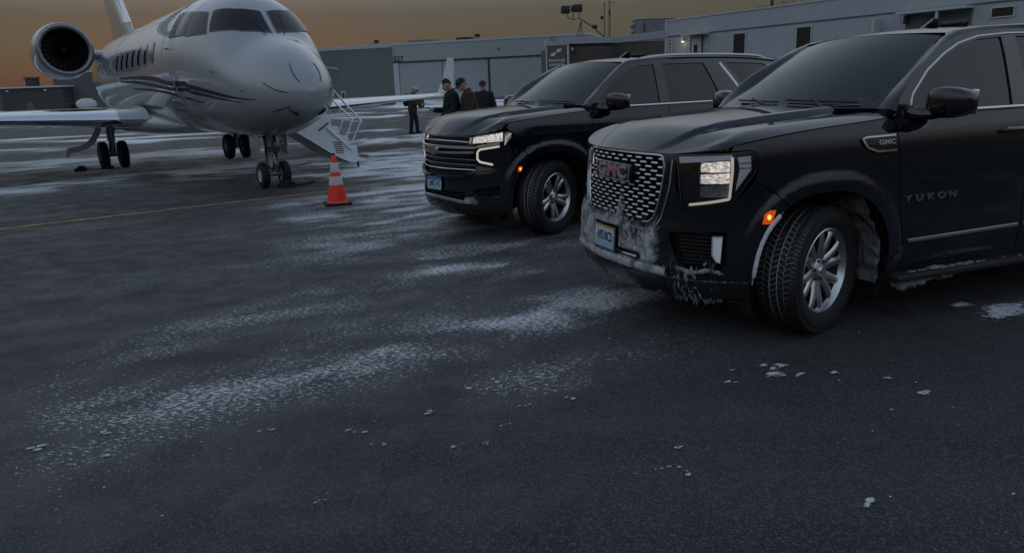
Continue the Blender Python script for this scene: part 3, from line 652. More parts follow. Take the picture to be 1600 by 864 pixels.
# ------------------------------------------------------------------ the near SUV (mesh grille, ice-caked bumper)
def yukon():
    W = YUKON; car = empty('suv', (1.6458, 5.534, 0), R(200.555))
    tag(car, 'nearest black SUV with a mesh chrome grille and ice caked over its front bumper', 'suv', 'black SUVs parked on the apron')
    cfg = dict(fender_front_x=.66, arch_a0=58, fender_seam=[(1.0, 1.224), (1.119, 1.23), (1.165, 1.205), (1.168, 1.1), (1.15, 1.043), (1.25, .985), (1.292, .962)], lip=[(0, 1.192), (.5, 1.197), (.65, 1.208), (.8, 1.222), (.9, 1.236), (1, 1.245)], dome=.030, dome_y=.56, hood_corner_x=.665, hood_front_y=.885, rack='none', chrome_frame=True)
    both, pan, X, XL = suv_body(car, W, cfg)
    # fascia with grille, vent and slot openings
    gr = [(0, .745), (.36, .745), (.425, .752), (.462, .785), (.49, .86), (.51, .93), (.53, 1.06), (.527, 1.12), (.505, 1.178), (.48, 1.186), (0, 1.188)]
    grille = sym(gr)
    vent = [(.60, .71), (.99, .735), (.992, .53), (.955, .475), (.745, .482), (.66, .55)]
    slot = [(0, .535), (.10, .535), (.3, .515), (.335, .505), (.335, .485), (.3, .483), (0, .493)]
    arc = [X(a, b) for a, b in arch_pts(12, 57, 12)]
    low = [(0, .25), (.4, .252), (.7, .262), (.9, .272), (1.05, .285), (1.135, .305), (1.148, .42)]+arc[:]+[(1.288, .957), (1.246, .98), (1.148, 1.036), (1.02, .902), (.69, .855), (.632, 1.0), (.615, 1.2), (0, 1.203)]
    panel('front_bumper', sym(low), lambda u, z: W.P(u, z), 'paint', car, holes=[grille, vent, mir(vent), sym(slot)], res=.035, ref=(1, 0, 0))
    panel('bumper_backing', sym([(0, .3), (1.08, .32), (1.08, .8), (.64, .84), (.6, 1.185), (0, 1.185)]), lambda u, z: W.P(u, z, -.075), 'matte_black', car, res=.07, ref=(1, 0, 0))
    # chrome grille surround
    gs = resample(gr[1:]+[(.3, 1.187)], 60)
    for s in (1, -1): strip_on(W, [(s*a, b) for a, b in gs], .014, .012, 'chrome', 'grille_surround', car, d=-.004)
    outer = resample([(.2, .70), (.42, .70), (.485, .712), (.53, .78), (.56, .88), (.592, 1.0), (.598, 1.16)], 50)
    for s in (1, -1): strip_on(W, [(s*a, b) for a, b in outer], .012, .012, 'satin_chrome', 'fascia_line', car, d=-.002)
    # mesh grille: staggered bright fins in a dark lattice
    G = empty('grille', (0, 0, 0), 0, car)
    f = MB(); f.box((0, 0, 0), (.060, .0125, .022), 'grille_silver', bev=.003); fm = f.mesh('grille_fin', 30)
    lat = MB()
    rows = np.arange(.765, 1.18, .0262)
    for i, z in enumerate(rows):
        for s in np.arange(-.58, .59, .112)+(.056 if i % 2 else 0):
            lim = np.interp(z, [.745, .79, .86, .93, 1.06, 1.19], [.40, .455, .48, .50, .515, .49])
            if abs(s) > lim: continue
            if abs(s+.03) < .275 and .985 < z < 1.118: continue
            o = link('grille_fin', fm, G, on(W, s, z, -.012) @ Matrix.Rotation(R(-14), 4, 'X'))
            if abs(s) > lim-.03: o.scale.x = .72
    for i in range(len(rows)-1):
        for s in np.arange(-.58, .59, .056):
            z = rows[i]
            a = s+(.0 if i % 2 else 0)
            if abs(a) > .47: continue
            lat.tube([tuple(W.P(a-.02, z, -.03)), tuple(W.P(a+.02, z+.0262, -.03))], .004, 'gloss_black', 4, cap=False)
    tag(lat.build('grille_lattice', G, 0), kind='stuff')
    # emblem
    Me = on(W, -.03, 1.052, .0)
    e = MB().box((0, 0, .004), (.50, .122, .022), 'gloss_black', bev=.012).build('emblem', car, M=Me)
    fr = MB(); fr.tube(catmull([(-.235, -.056, .016), (.235, -.056, .016), (.246, -.046, .016), (.246, .046, .016), (.235, .056, .016), (-.235, .056, .016), (-.246, .046, .016), (-.246, -.046, .016)], 3, closed=True).tolist()+[(-.235, -.056, .016)], .0045, 'chrome', 6, cap=False); fr.build('emblem_frame', e)
    for k, ch in enumerate('GMC'):
        M = Matrix.Translation((-.15+.15*k, -.002, .016)); link('emblem_letter_edge', text_mesh('emblem_letter_edge', ch, .118, 'grille_silver', .012, .0055, 1.55), e, M)
        link('emblem_letter', text_mesh('emblem_letter', ch, .118, 'red_text', .017, .0012, 1.55), e, M)
    plate(car, W, -.045, .585, .028, 'a')
    # lamps
    for s in (1, -1):
        H = empty('headlight', (0, 0, 0), 0, car)
        out = [(.623, 1.192), (.85, 1.203), (1.016, 1.211), (1.117, 1.22), (1.156, 1.198), (1.159, 1.106), (1.016, .908), (.69, .862), (.636, 1.128)]
        lamp_part('lamp_housing', out, W, -.055, 'matte_black', H, s)
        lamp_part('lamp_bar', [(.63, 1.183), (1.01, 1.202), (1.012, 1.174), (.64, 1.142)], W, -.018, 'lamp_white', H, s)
        lamp_part('lamp_inner', [(.645, 1.13), (.795, 1.14), (.795, .95), (.72, .915), (.69, .885)], W, -.03, 'gloss_black', H, s)
        for k, (z0, z1) in enumerate(((1.091, 1.162), (1.020, 1.089), (.938, 1.018))):
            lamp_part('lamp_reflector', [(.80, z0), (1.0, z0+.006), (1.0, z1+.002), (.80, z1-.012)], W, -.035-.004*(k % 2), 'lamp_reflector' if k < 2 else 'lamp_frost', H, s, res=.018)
        strip_on(W, [(s*a, b) for a, b in resample([(1.012, 1.185), (1.014, 1.1), (1.002, .934), (.9, .915), (.735, .888)], 40)], .016, .012, 'drl', 'daytime_running_light', H, d=-.024)
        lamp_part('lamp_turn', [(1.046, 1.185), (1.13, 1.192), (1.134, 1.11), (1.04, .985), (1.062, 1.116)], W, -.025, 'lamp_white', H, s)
        for z in (1.12, 1.15): strip_on(W, [(s*a, z) for a in np.linspace(1.05, 1.13, 8)], .006, .006, 'gloss_black', 'lamp_rib', H, d=-.024)
        lamp_part('lamp_lens', out, W, -.003, 'lens', H, s, res=.03, th=.003)
        strip_on(W, [(s*a, b) for a, b in resample(out+[out[0]], 70)], .01, .004, 'gloss_black', 'lamp_seal', H, d=-.003)
        mk = lamp_part('side_marker', [(1.213, .838), (1.25, .862), (1.286, .86), (1.272, .81), (1.256, .775), (1.2, .78)], W, .004, 'amber', car, s, res=.02)
        c = W.P(s*1.24, .82, .008); MB().sphere(tuple(c), (.012, .012, .016), 'amber_core', 10, 6).build('marker_bulb', mk)
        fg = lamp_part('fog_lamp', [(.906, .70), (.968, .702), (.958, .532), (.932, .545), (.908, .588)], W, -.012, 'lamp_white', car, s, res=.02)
        strip_on(W, [(s*a, b) for a, b in resample([(.968, .706), (.902, .704), (.903, .585), (.935, .538)], 24)], .006, .008, 'chrome', 'fog_lamp_trim', fg, d=-.01)
        for k in range(9):
            z = .715-.024*k; strip_on(W, [(s*a, z) for a in np.linspace(.67+.012*k*.5, .895, 10)], .008, .01, 'black_plastic', 'vent_slat', car, d=-.03)
        strip_on(W, [(s*a, b) for a, b in resample([(.72, .476), (.95, .47), (.998, .53)], 24)], .012, .01, 'gloss_black', 'vent_trim', car)
        lamp_part('lower_valance', [(.60, .41), (1.14, .418), (1.137, .31), (1.0, .288), (.8, .276), (.60, .268)], W, .006, 'black_plastic', car, s, res=.04)
    panel('skid_plate', sym([(0, .432), (.3, .418), (.58, .418), (.602, .425), (.575, .474), (.33, .474), (0, .487)]), lambda u, z: W.P(u, z, .012), 'satin_chrome', car, res=.03, ref=(1, 0, 0))
    MB().tube([tuple(W.P(u, .5, -.01)) for u in np.linspace(-.32, .32, 16)], .012, 'satin_chrome', 8).build('slot_bar', car)
    # fender badge and door lettering
    for s in (1, -1):
        bd = [(1.923, 1.25), (1.95, 1.262), (2.19, 1.266), (2.206, 1.166), (2.05, 1.163), (1.96, 1.195)]
        b = panel('fender_badge', [(s*a, q) for a, q in bd], lambda u, z: W.P(u, z, .006), 'gloss_black', car, res=.03, ref=(0, s, 0))
        strip_on(W, [(s*a, q) for a, q in resample([(2.198, 1.263), (1.955, 1.259), (1.928, 1.248), (1.965, 1.196), (2.052, 1.167), (2.204, 1.169)], 50)], .016, .01, 'chrome', 'badge_trim', b, d=.006)
        M = on(W, s*2.13, 1.222, .009); link('badge_lettering', text_mesh('badge_lettering', 'GMC', .042, 'chrome', .006, .001, 1.5), b, M)
        for k, ch in enumerate('YUKON'):
            sx = 2.355+k*.1
            if s < 0: sx = 2.355+(4-k)*.1
            link('door_letter', text_mesh('door_letter', ch, .062, 'satin_chrome', .008, .0005, 1.55), car, on(W, s*sx, .838+.003*(sx-2.3), .003))
    # ice and packed snow
    def ice(U, Z):
        n3 = fbm(U*4+3, Z*3, 3, 21); n4 = fbm(U*16, Z*3, 3, 28)
        top = .815+.10*(n3-.5)+.05*(n4-.5)-.10*np.clip(U-.2, 0, 1)+.07*np.exp(-((U+.47)/.07)**2)+.14*np.exp(-((U-.10)/.035)**2)
        low = np.where(U > .3, .475, .44)
        den = sstep(top+.13, top-.20, Z)*sstep(low-.03, low+.03, Z)*sstep(.64, .46, U+.08*(n3-.5))*sstep(-1.0, -.8, U)*(.40+.75*n3)
        den = den*(1-.85*np.exp(-((Z-.512)/.024)**4)*sstep(.02, .12, U)*sstep(.42, .33, U))
        pl = sstep(.19, .165, np.abs(U+.045))*sstep(.105, .085, np.abs(Z-.585))
        return np.where(pl > .3, 0, den*.78)
    crust('ice_crust', W, -.92, .66, .40, 1.05, ice, 'rime', car, .011, thick=.040, seed=3)
    def streak(U, Z):
        n = fbm(U*26, Z*5, 4, 5); n2 = fbm(U*7, Z*7, 3, 8)
        v = .62*np.exp(-((np.abs(n-.5))/.05)**2)*sstep(.74, .5, Z)*sstep(.5, .6, U)*sstep(1.0, .9, U)*(.3+1.1*n2)
        h = .62*np.exp(-((Z-.478-.01*np.sin(U*30))/.022)**2)*sstep(.6, .7, U)*sstep(1.02, .95, U)+.45*np.exp(-((Z-.415)/.012)**2)*sstep(.55, .6, U)
        return np.clip(np.maximum(v, h)+.34*np.exp(-((Z-.275)/.03)**2), 0, .75)
    crust('ice_streaks', W, .5, 1.13, .255, .75, streak, 'rime_thin', car, .010, thick=.02, d0=.009)
    crust('lip_ice', W, -.78, .62, .395, .505, lambda U, Z: .92*np.exp(-((Z-.448-.004*U)/.034)**4)*(.55+.6*fbm(U*6+5, Z*12, 3, 31)), 'rime', car, .010, d0=.014, thick=.03, seed=7)
    def dust(U, Z): return .30*fbm(U*5, Z*5, 3, 77)*sstep(1.0, .7, Z)*sstep(.45, .6, U)*sstep(1.3, 1.1, U)
    crust('salt_spatter', W, .5, 1.15, .56, .92, dust, 'rime_thin', car, .02, thick=0., d0=.0035)
    # icicles and clods
    ic = MB(); rg = np.random.default_rng(4)
    for k in range(26):
        s = rg.choice([rg.uniform(.15, .5), rg.uniform(.62, .80), rg.uniform(.8, 1.)], p=[.3, .5, .2]); z = .275+.01*rg.normal(); L = .008+.045*rg.random()**2.5; p = W.P(s, z, rg.uniform(-.03, .0)); ic.tube([tuple(p), (p[0]+.004, p[1], p[2]-L*.6), (p[0]+.006, p[1], p[2]-L)], [rg.uniform(.006, .016), .006, .001], 'snow_dirty', 5)
    tag(ic.build('icicles', car, 40), kind='stuff')
    def clod(name, c, r, parent, seed, m='snow_dirty', n=18):
        rg = np.random.default_rng(seed); P = []
        for i in range(n):
            row = []
            for j in range(11):
                a, b = 2*PI*i/n, PI*j/10; k = 1+.75*(vnoise(np.array(3*math.cos(a)*math.sin(b)+5+seed), np.array(3*math.sin(a)*math.sin(b)+3*math.cos(b)+7), seed)-.5)+.6*(vnoise(np.array(8*math.cos(a)*math.sin(b)+5), np.array(8*math.sin(a)*math.sin(b)+8*math.cos(b)+7), seed)-.5)
                row.append((c[0]+r[0]*k*math.sin(b)*math.cos(a), c[1]+r[1]*k*math.sin(b)*math.sin(a), c[2]+r[2]*k*math.cos(b)))
            P.append(row)
        return MB().grid(P, m, wu=True).build(name, parent, 70)
    # packed snow behind the front wheel, on the liner
    for s in (1, -1):
        th = np.linspace(R(122), R(196), 46); yy = np.linspace(.66, .99, 26); A, Yv = np.meshgrid(th, yy, indexing='ij')
        t = .02+.075*fbm(A*6, Yv*9, 4, 2)*sstep(R(118), R(140), A)+.02*fbm(A*25, Yv*30, 3, 4)-.05*sstep(R(135), R(118), A)
        rr = .565-t
        MB().grid(np.stack([rr*np.cos(A), s*Yv, ARCH_Z+rr*np.sin(A)], -1), 'snow_dirty').build('packed_snow', car, 70)
        # lip of snow along the front of the arch
        th = np.linspace(R(-2), R(52), 40); q = arch_pts(-2, 52, 40, r=ARCH_R-.004)
        ss = [(s*float(W.sx(a)), b) for a, b in q]; C = W.P(np.array([a for a, _ in ss]), np.array([b for _, b in ss]), -.008)
        rad = [.014+.008*float(fbm(np.array(i*.35), np.array(1.), 3, 6)) if 2 < i < 37 else .004 for i in range(40)]
        MB().tube([tuple(p) for p in C], rad, 'snow', 7).build('arch_snow', car, 60)
        # along the running board and hanging below
        rg2 = np.random.default_rng(8)
        for k in range(26):
            x = -.72-1.5*rg2.random()**1.7; a = rg2.uniform(.006, .022)*(1.3 if -1.3 < x < -.9 else .8); clod('board_snow', (x, s*(1.03+.035*rg2.random()), .342+.004*rg2.random()), (a*rg2.uniform(1.2, 2.6), a*.8, a*.5), car, 40+k, 'snow_dirty', 10)
        for k, (x, y, z, a) in enumerate(((-.72, 1.0, .265, .075), (-.82, 1.02, .27, .055), (-1.03, 1.02, .285, .05), (-1.12, 1.0, .285, .042), (-.66, .95, .30, .05), (-.92, 1.02, .275, .03))): clod('snow_clod', (x, s*y, z), (a*1.2, a*.8, a*.7), car, 11+k)
    mk = MB(); mk.box((-.62, 1.03, .50), (.05, .02, .05), 'black_plastic', bev=.006); mk.build('mud_flap_clip', car)
    # loose papers on the dash
    MB().box((0, 0, 0), (.17, .11, .002), 'pink_paper', M=Matrix.Translation((-.66, .62, 1.435)) @ Matrix.Rotation(R(-35), 4, 'Y') @ Matrix.Rotation(.3, 4, 'Z')).build('dash_paper', car)
    MB().box((0, 0, 0), (.10, .04, .002), 'green_paper', M=Matrix.Translation((-.80, .70, 1.50)) @ Matrix.Rotation(R(-35), 4, 'Y') @ Matrix.Rotation(-.7, 4, 'Z')).build('windshield_sticker', car)
    MB().box((-.75, .1, 1.395), (.12, .3, .008), 'paper').build('dash_paper', car)
    for (x, y, st) in ((0, .87, 19), (0, -.87, 19), (-WB, .87, 0), (-WB, -.87, 0)): make_wheel(car, (x, y, .42), 1 if y > 0 else -1, st, 6, .276, (.018, .036), .066)
    return car
# ------------------------------------------------------------------ the SUV with the bar grille, further back
def tahoe():
    W = TAHOE; car = empty('suv', (-.0098, 9.1915, 0), R(211.678))
    tag(car, 'black SUV with a chrome bar grille and gold emblem, parked behind the ice-caked one', 'suv', 'black SUVs parked on the apron')
    cfg = dict(fender_front_x=.54, arch_a0=62, fender_seam=[(1.07, 1.235), (1.10, 1.205), (1.145, 1.185), (1.15, 1.13), (1.10, 1.06), (1.2, 1.0), (1.272, .965)], lip=[(0, 1.146), (.55, 1.148), (.7, 1.165), (.82, 1.187), (.9, 1.212), (1, 1.235)], dome=.028, dome_y=.60, hood_corner_x=.55, hood_front_y=.90, rack='satin_chrome')
    both, pan, X, XL = suv_body(car, W, cfg)
    arc = [X(a, b) for a, b in arch_pts(12, 61, 12)]
    gr = sym([(0, .735), (.5, .742), (.665, .762), (.682, .80), (.682, .90), (.67, 1.0), (.59, 1.045), (.598, 1.12), (.59, 1.135), (0, 1.138)])
    vent = [(.635, .552), (.965, .612), (.975, .503), (.71, .50)]
    lowg = sym([(0, .528), (.525, .525), (.52, .45), (0, .468)])
    low = [(0, .25), (.4, .252), (.7, .262), (.9, .272), (1.04, .28), (1.10, .30), (1.112, .42)]+arc+[(1.268, .96), (1.196, .995), (1.09, 1.054), (1.05, 1.035), (1.0, 1.072), (.60, 1.045), (.598, 1.145), (0, 1.147)]
    panel('front_bumper', sym(low), lambda u, z: W.P(u, z), 'paint', car, holes=[gr, vent, mir(vent), lowg], res=.035, ref=(1, 0, 0))
    panel('bumper_backing', sym([(0, .3), (1.05, .32), (1.05, .95), (.6, 1.13), (0, 1.13)]), lambda u, z: W.P(u, z, -.07), 'matte_black', car, res=.07, ref=(1, 0, 0))
    G = empty('grille', (0, 0, 0), 0, car)
    full = lambda lim, z0, z1, w_, h_, nm, m='grille_silver', d=-.004: strip_on(W, [(s, z0+(z1-z0)*(abs(s)/lim)**2) for s in np.linspace(-lim, lim, 60)], w_, h_, m, nm, G, d=d)
    full(.585, 1.092, 1.078, .012, .016, 'grille_bar', d=-.02)
    full(.68, 1.027, 1.02, .034, .026, 'grille_bar')
    full(.672, .962, .972, .030, .022, 'grille_bar')
    for z0, z1 in ((.898, .886), (.838, .828), (.776, .772)): full(.668, z0, z1, .012, .016, 'grille_bar', d=-.02)
    for z0 in (1.115, 1.062, .93, .868, .807): full(.58, z0, z0-.004, .03, .008, 'grille_slat', 'black_plastic', d=-.045)
    for s in (1, -1): strip_on(W, [(s*a, b) for a, b in resample([(.66, 1.02), (.80, 1.045), (.99, 1.068)], 20)],   .026, .018, 'grille_silver', 'grille_bar', G, d=0.)
    # emblem: flat cross-shaped badge
    q = [(-.118, -.012), (-.108, -.034), (-.045, -.034), (-.045, -.05), (.055, -.05), (.055, -.034), (.118, -.034), (.118, .012), (.108, .034), (.045, .034), (.045, .05), (-.055, .05), (-.055, .034), (-.118, .034)]
    Me = on(W, .0, .985, .012); e = MB().prism(q, 0, .022, 'chrome').build('emblem', car, M=Me, smooth=0); MB().prism([(a*.88, b*.86) for a, b in q], .02, .028, 'gold').build('emblem_face', e, smooth=0)
    plate(car, W, .02, .608, .022, 'b')
    for s in (1, -1):
        H = empty('headlight', (0, 0, 0), 0, car)
        out = [(.602, 1.052), (.604, 1.132), (.937, 1.18), (1.084, 1.198), (1.14, 1.178), (1.136, 1.13), (1.06, 1.04), (1.01, 1.08), (.985, 1.085)]
        lamp_part('lamp_housing', out, W, -.05, 'matte_black', H, s)
        for k in range(4):
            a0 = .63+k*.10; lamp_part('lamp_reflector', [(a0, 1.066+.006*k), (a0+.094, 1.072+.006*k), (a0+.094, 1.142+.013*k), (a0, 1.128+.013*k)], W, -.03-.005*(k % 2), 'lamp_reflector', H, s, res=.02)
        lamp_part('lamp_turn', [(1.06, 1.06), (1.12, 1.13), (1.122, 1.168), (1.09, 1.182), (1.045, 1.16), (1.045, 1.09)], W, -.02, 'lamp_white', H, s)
        strip_on(W, [(s*a, b) for a, b in resample([(1.045, 1.05), (1.06, 1.12), (1.12, 1.17)], 20)], .014, .01, 'drl', 'lamp_light_strip', H, d=-.02)
        strip_on(W, [(s*a, b) for a, b in resample([(.607, 1.055), (.61, 1.128)], 12)], .012, .012, 'chrome', 'lamp_edge', H, d=-.01)
        lamp_part('lamp_lens', out, W, -.003, 'lens', H, s, res=.03, th=.003)
        strip_on(W, [(s*a, b) for a, b in resample([(.985, 1.036), (.748, 1.003), (.716, .975), (.710, .895), (.742, .868), (.90, .84)], 40)], .021, .014, 'drl', 'daytime_running_light', car, d=.0)
        mk = lamp_part('side_marker', [(1.183, .81), (1.228, .812), (1.21, .755), (1.17, .758)], W, .004, 'amber', car, s, res=.02)
        MB().sphere(tuple(W.P(s*1.2, .785, .008)), (.012, .012, .014), 'amber_core', 10, 6).build('marker_bulb', mk)
        strip_on(W, [(s*a, b) for a, b in resample([(.08, .692), (.3, .694), (.56, .70), (.69, .765), (.9, .79)], 40)], .028, .014, 'paint', 'bumper_ridge', car, d=.004)
        for k in range(3): strip_on(W, [(s*a, .525+.028*k) for a in np.linspace(.68+.02*k, .95, 10)], .008, .008, 'black_plastic', 'vent_slat', car, d=-.03)
        lamp_part('lower_valance', [(.70, .415), (1.10, .418), (1.10, .305), (1.0, .286), (.8, .274), (.5, .262), (.3, .33), (.45, .385)], W, .006, 'black_plastic', car, s, res=.04)
        lamp_part('skid_end', [(.523, .44), (.548, .476), (.66, .479), (.71, .42), (.69, .394), (.515, .402)], W, .014, 'chrome', car, s, res=.02)
        strip_on(W, [(s*float(W.sx(x)), z) for x, z in resample([(-2.865, 1.875), (-3.2, 1.43)], 20)], .05, .006, 'satin_chrome', 'pillar_trim', car, d=-.003)
    strip_on(W, [(s, .452-.05*(s/.52)**2*.8) for s in np.linspace(-.52, .52, 40)], .038, .014, 'satin_chrome', 'skid_plate', car, d=.01)
    for z in (.50, .475): strip_on(W, [(s, z) for s in np.linspace(-.5, .5, 30)], .01, .008, 'black_plastic', 'lower_grille_slat', car, d=-.03)
    MB().box((-.85, -.35, 1.395), (.2, .3, .05), 'green_paper', bev=.01).build('dash_box', car); MB().box((-.7, .1, 1.395), (.1, .24, .006), 'paper').build('dash_paper', car)
    for (x, y, st) in ((0, .87, 19), (0, -.87, 19), (-WB, .87, 0), (-WB, -.87, 0)): make_wheel(car, (x, y, .42), 1 if y > 0 else -1, st, 5, .272, (.028, .008), .064)
    return car
# ------------------------------------------------------------------ business jet: fuselage surface (a aft of the nose gear, t angle from the top, + is the jet's left)
JET_POS, JET_YAW = (-4.45, 14.1), math.atan2(-.815, .579)
F_TOP = table([(-2.38, 1.72), (-2.33, 1.88), (-2.2, 2.05), (-1.95, 2.25), (-1.6, 2.44), (-1.25, 2.57), (-.98, 2.67), (-.8, 2.78), (-.58, 2.97), (-.3, 3.2), (0, 3.38), (.4, 3.51), (.9, 3.59), (1.6, 3.62), (6, 3.62), (11, 3.62), (13, 3.58), (15.5, 3.36), (17.6, 3.0), (17.95, 2.9)])
F_BOT = table([(-2.38, 1.68), (-2.33, 1.52), (-2.2, 1.38), (-1.95, 1.26), (-1.6, 1.15), (-1.2, 1.06), (-.8, .99), (0, .94), (2, .94), (9.5, .94), (11, 1.02), (13, 1.42), (15.5, 2.1), (17.6, 2.6), (17.95, 2.7)])
F_WID = table([(-2.38, .02), (-2.33, .18), (-2.2, .35), (-1.95, .52), (-1.6, .68), (-1.2, .81), (-.8, .92), (-.4, 1.01), (0, 1.10), (.6, 1.22), (1.2, 1.29), (2., 1.345), (10.5, 1.345), (13, 1.1), (15.5, .66), (17.6, .25), (17.95, .12)])
F_MID = table([(-2.38, 1.70), (-1.95, 1.70), (-1.2, 1.80), (-.4, 2.0), (.6, 2.2), (1.6, 2.28), (10.5, 2.28), (13, 2.5), (15.5, 2.75), (17.95, 2.8)])
def fus(a, t, d=0.):
    a = np.asarray(a, float); t = np.asarray(t, float)
    top, bot, w, m = lut(F_TOP, a), lut(F_BOT, a), lut(F_WID, a), lut(F_MID, a)
    s, c = np.sin(t), np.cos(t)
    br = sstep(-1.15, -.5, a)*(1-sstep(.2, 1.6, a))          # fuller shoulders round the flight deck
    e = 1-.07*br
    yy = np.sign(s)*np.abs(s)**np.where(c > 0, e, 1)*(w+d); zz = np.where(c > 0, m+(top-m+d)*np.abs(c)**np.where(c > 0, e, 1), m+(m-bot+d)*c)
    return np.stack([-a, yy, zz], -1)
# ------------------------------------------------------------------ ground: asphalt with blown snow
STROKES = [
    ([(-2.16, 3.69), (-1.84, 3.92), (-1.46, 4.22), (-1.0, 4.45), (-0.49, 4.77), (-0.01, 5.22), (0.48, 5.41), (0.99, 5.8)], 0.29, 0.64),
    ([(-1.17, 4.47), (-0.86, 4.58), (-0.5, 4.79), (-0.01, 5.19), (0.48, 5.41)], 0.13, 0.44),
    ([(-2.7, 4.13), (-2.35, 4.36), (-2.04, 4.38)], 0.15, 0.44),
    ([(-2.51, 4.79), (-2.3, 5.26), (-1.81, 5.7), (-1.36, 6.34), (-0.89, 6.62), (-0.37, 7.06)], 0.34, 0.48),
    ([(-1.36, 5.3), (-0.99, 6.07), (-0.59, 6.57), (-0.24, 6.98), (0.01, 7.14)], 0.34, 0.39),
    ([(-1.13, 6.3), (-0.66, 6.71), (-0.25, 7.04)], 0.28, 0.44),
    ([(-0.1, 3.97), (0.25, 4.11), (0.73, 4.29)], 0.15, 0.44),
    ([(0.05, 3.86), (0.41, 3.91)], 0.07, 0.39),
    ([(-1.59, 8.29), (-1.18, 9.14), (-0.68, 10.17), (-0.06, 10.43)], 0.86, 0.53),
    ([(-1.76, 9.73), (-1.06, 11.5), (-1.03, 12.39)], 0.79, 0.6),
    ([(-2.43, 11.85), (-1.69, 12.57), (-1.43, 13.18)], 0.77, 0.65),
    ([(-0.62, 7.04), (-0.06, 6.45), (0.46, 6.42)], 0.23, 0.39),
    ([(-1.3, 7.82), (-0.89, 8.53), (-0.26, 7.8), (0.34, 7.47)], 0.29, 0.35),
    ([(-0.7, 7.25), (-0.25, 7.27)], 0.21, 0.53),
    ([(-3.69, 5.94), (-3.39, 6.29)], 0.21, 0.16),
    ([(-3.63, 6.77), (-3.62, 7.88)], 0.47, 0.22),
    ([(-2.6, 8.21), (-2.42, 8.36)], 0.17, 0.26),
    ([(-1.17, 2.81), (-1.08, 2.86)], 0.04, 0.26),
    ([(-0.86, 2.87), (-0.7, 2.91)], 0.06, 0.13),
    ([(-0.53, 3.93), (-0.32, 3.96)], 0.11, 0.26),
    ([(0.19, 4.5), (0.52, 4.53)], 0.17, 0.22),
    ([(1.06, 5.89), (1.57, 6.25)], 0.22, 0.26),
    ([(0.17, 8.74), (0.75, 8.34)], 0.43, 0.39),
    ([(-0.14, 9.38), (0.42, 9.04)], 0.44, 0.44),
    ([(-3.43, 14.44), (-2.62, 15.65), (-1.93, 16.72)], 0.59, 0.95),
    ([(-3.48, 17.27), (-2.44, 18.46), (-1.72, 19.44)], 0.72, 0.85),
    ([(-3.33, 13.01), (-2.8, 13.76)], 0.31, 0.4),
    ([(-3.71, 21.29), (-1.97, 22.38)], 0.52, 0.9),
    ([(-5.1, 26.83), (-2.43, 27.86)], 1.02, 0.9),
    ([(-10.22, 14.87), (-9.44, 16.23), (-8.41, 17.01)], 0.68, 0.7),
    ([(-12.99, 20.64), (-12.06, 22.58), (-7.45, 18.68)], 1.78, 0.75),
    ([(-8.84, 17.27), (-7.74, 19.44)], 0.71, 0.6),
    ([(-18.83, 27.83), (-16.85, 29.37)], 1.73, 0.5),
    ([(-11.44, 24.63), (-7.77, 20.9)], 1.22, 0.8),
    ([(-5.38, 14.31), (-4.87, 13.88)], 0.22, 0.6),
    ([(-5.3, 17.92), (-4.62, 18.29)], 0.61, 0.7),
    ([(-6.37, 12.99), (-5.19, 12.85)], 0.14, 0.35),
    ([(0.78, 3.44), (0.87, 3.15)], 0.13, 0.09),
    ([(0.7, 3.87), (1.28, 3.47)], 0.33, 0.09),
    ([(-1.6, 6.0), (-0.6, 6.6), (0.4, 6.9)], 0.66, 0.38),
    ([(-2.6, 4.9), (-1.2, 5.4), (0.2, 6.1)], 0.5, 0.34),
    ([(-0.8, 8.2), (0.0, 8.0)], 0.77, 0.45),
    ([(-1.2, 9.6), (-0.3, 9.2)], 0.88, 0.47),
    ([(-0.4, 4.4), (0.9, 4.7)], 0.39, 0.29),
    ([(-2.9, 4.2), (-1.4, 4.1)], 0.33, 0.31),
    ([(-0.7, 6.8), (-0.1, 6.9)], 0.24, 0.64),
    ([(-1.8, 11.2), (-1.1, 12.6)], 0.9, 0.5),
    ([(-3.2, 14.6), (-1.6, 15.2)], 0.5, 0.9),
    ([(-2.8, 16.2), (-1.2, 17.2)], 0.6, 0.85),
    ([(-3.4, 15.4), (-1.5, 16.6)], 1.0, 0.95),
    ([(-2.5, 13.5), (-1.2, 14.6)], 0.55, 0.8),
    ([(-1.9, 12.6), (-1.3, 13.4)], 0.5, 0.7),
    ([(-3.2, 18.5), (-1.5, 20.5)], 0.8, 0.8),
    ([(-1.1, 7.4), (-0.2, 7.0), (0.5, 6.9)], 0.45, 0.5),
    ([(-0.5, 5.1), (0.6, 5.6)], 0.3, 0.45),
    ([(-2.3, 10.0), (-0.9, 11.9)], 0.8, 0.55),
    ([(-1.6, 8.6), (-0.3, 8.9)], 0.55, 0.5),
    ([(-2.2, 12.2), (-1.4, 13.6)], 0.7, 0.75)]
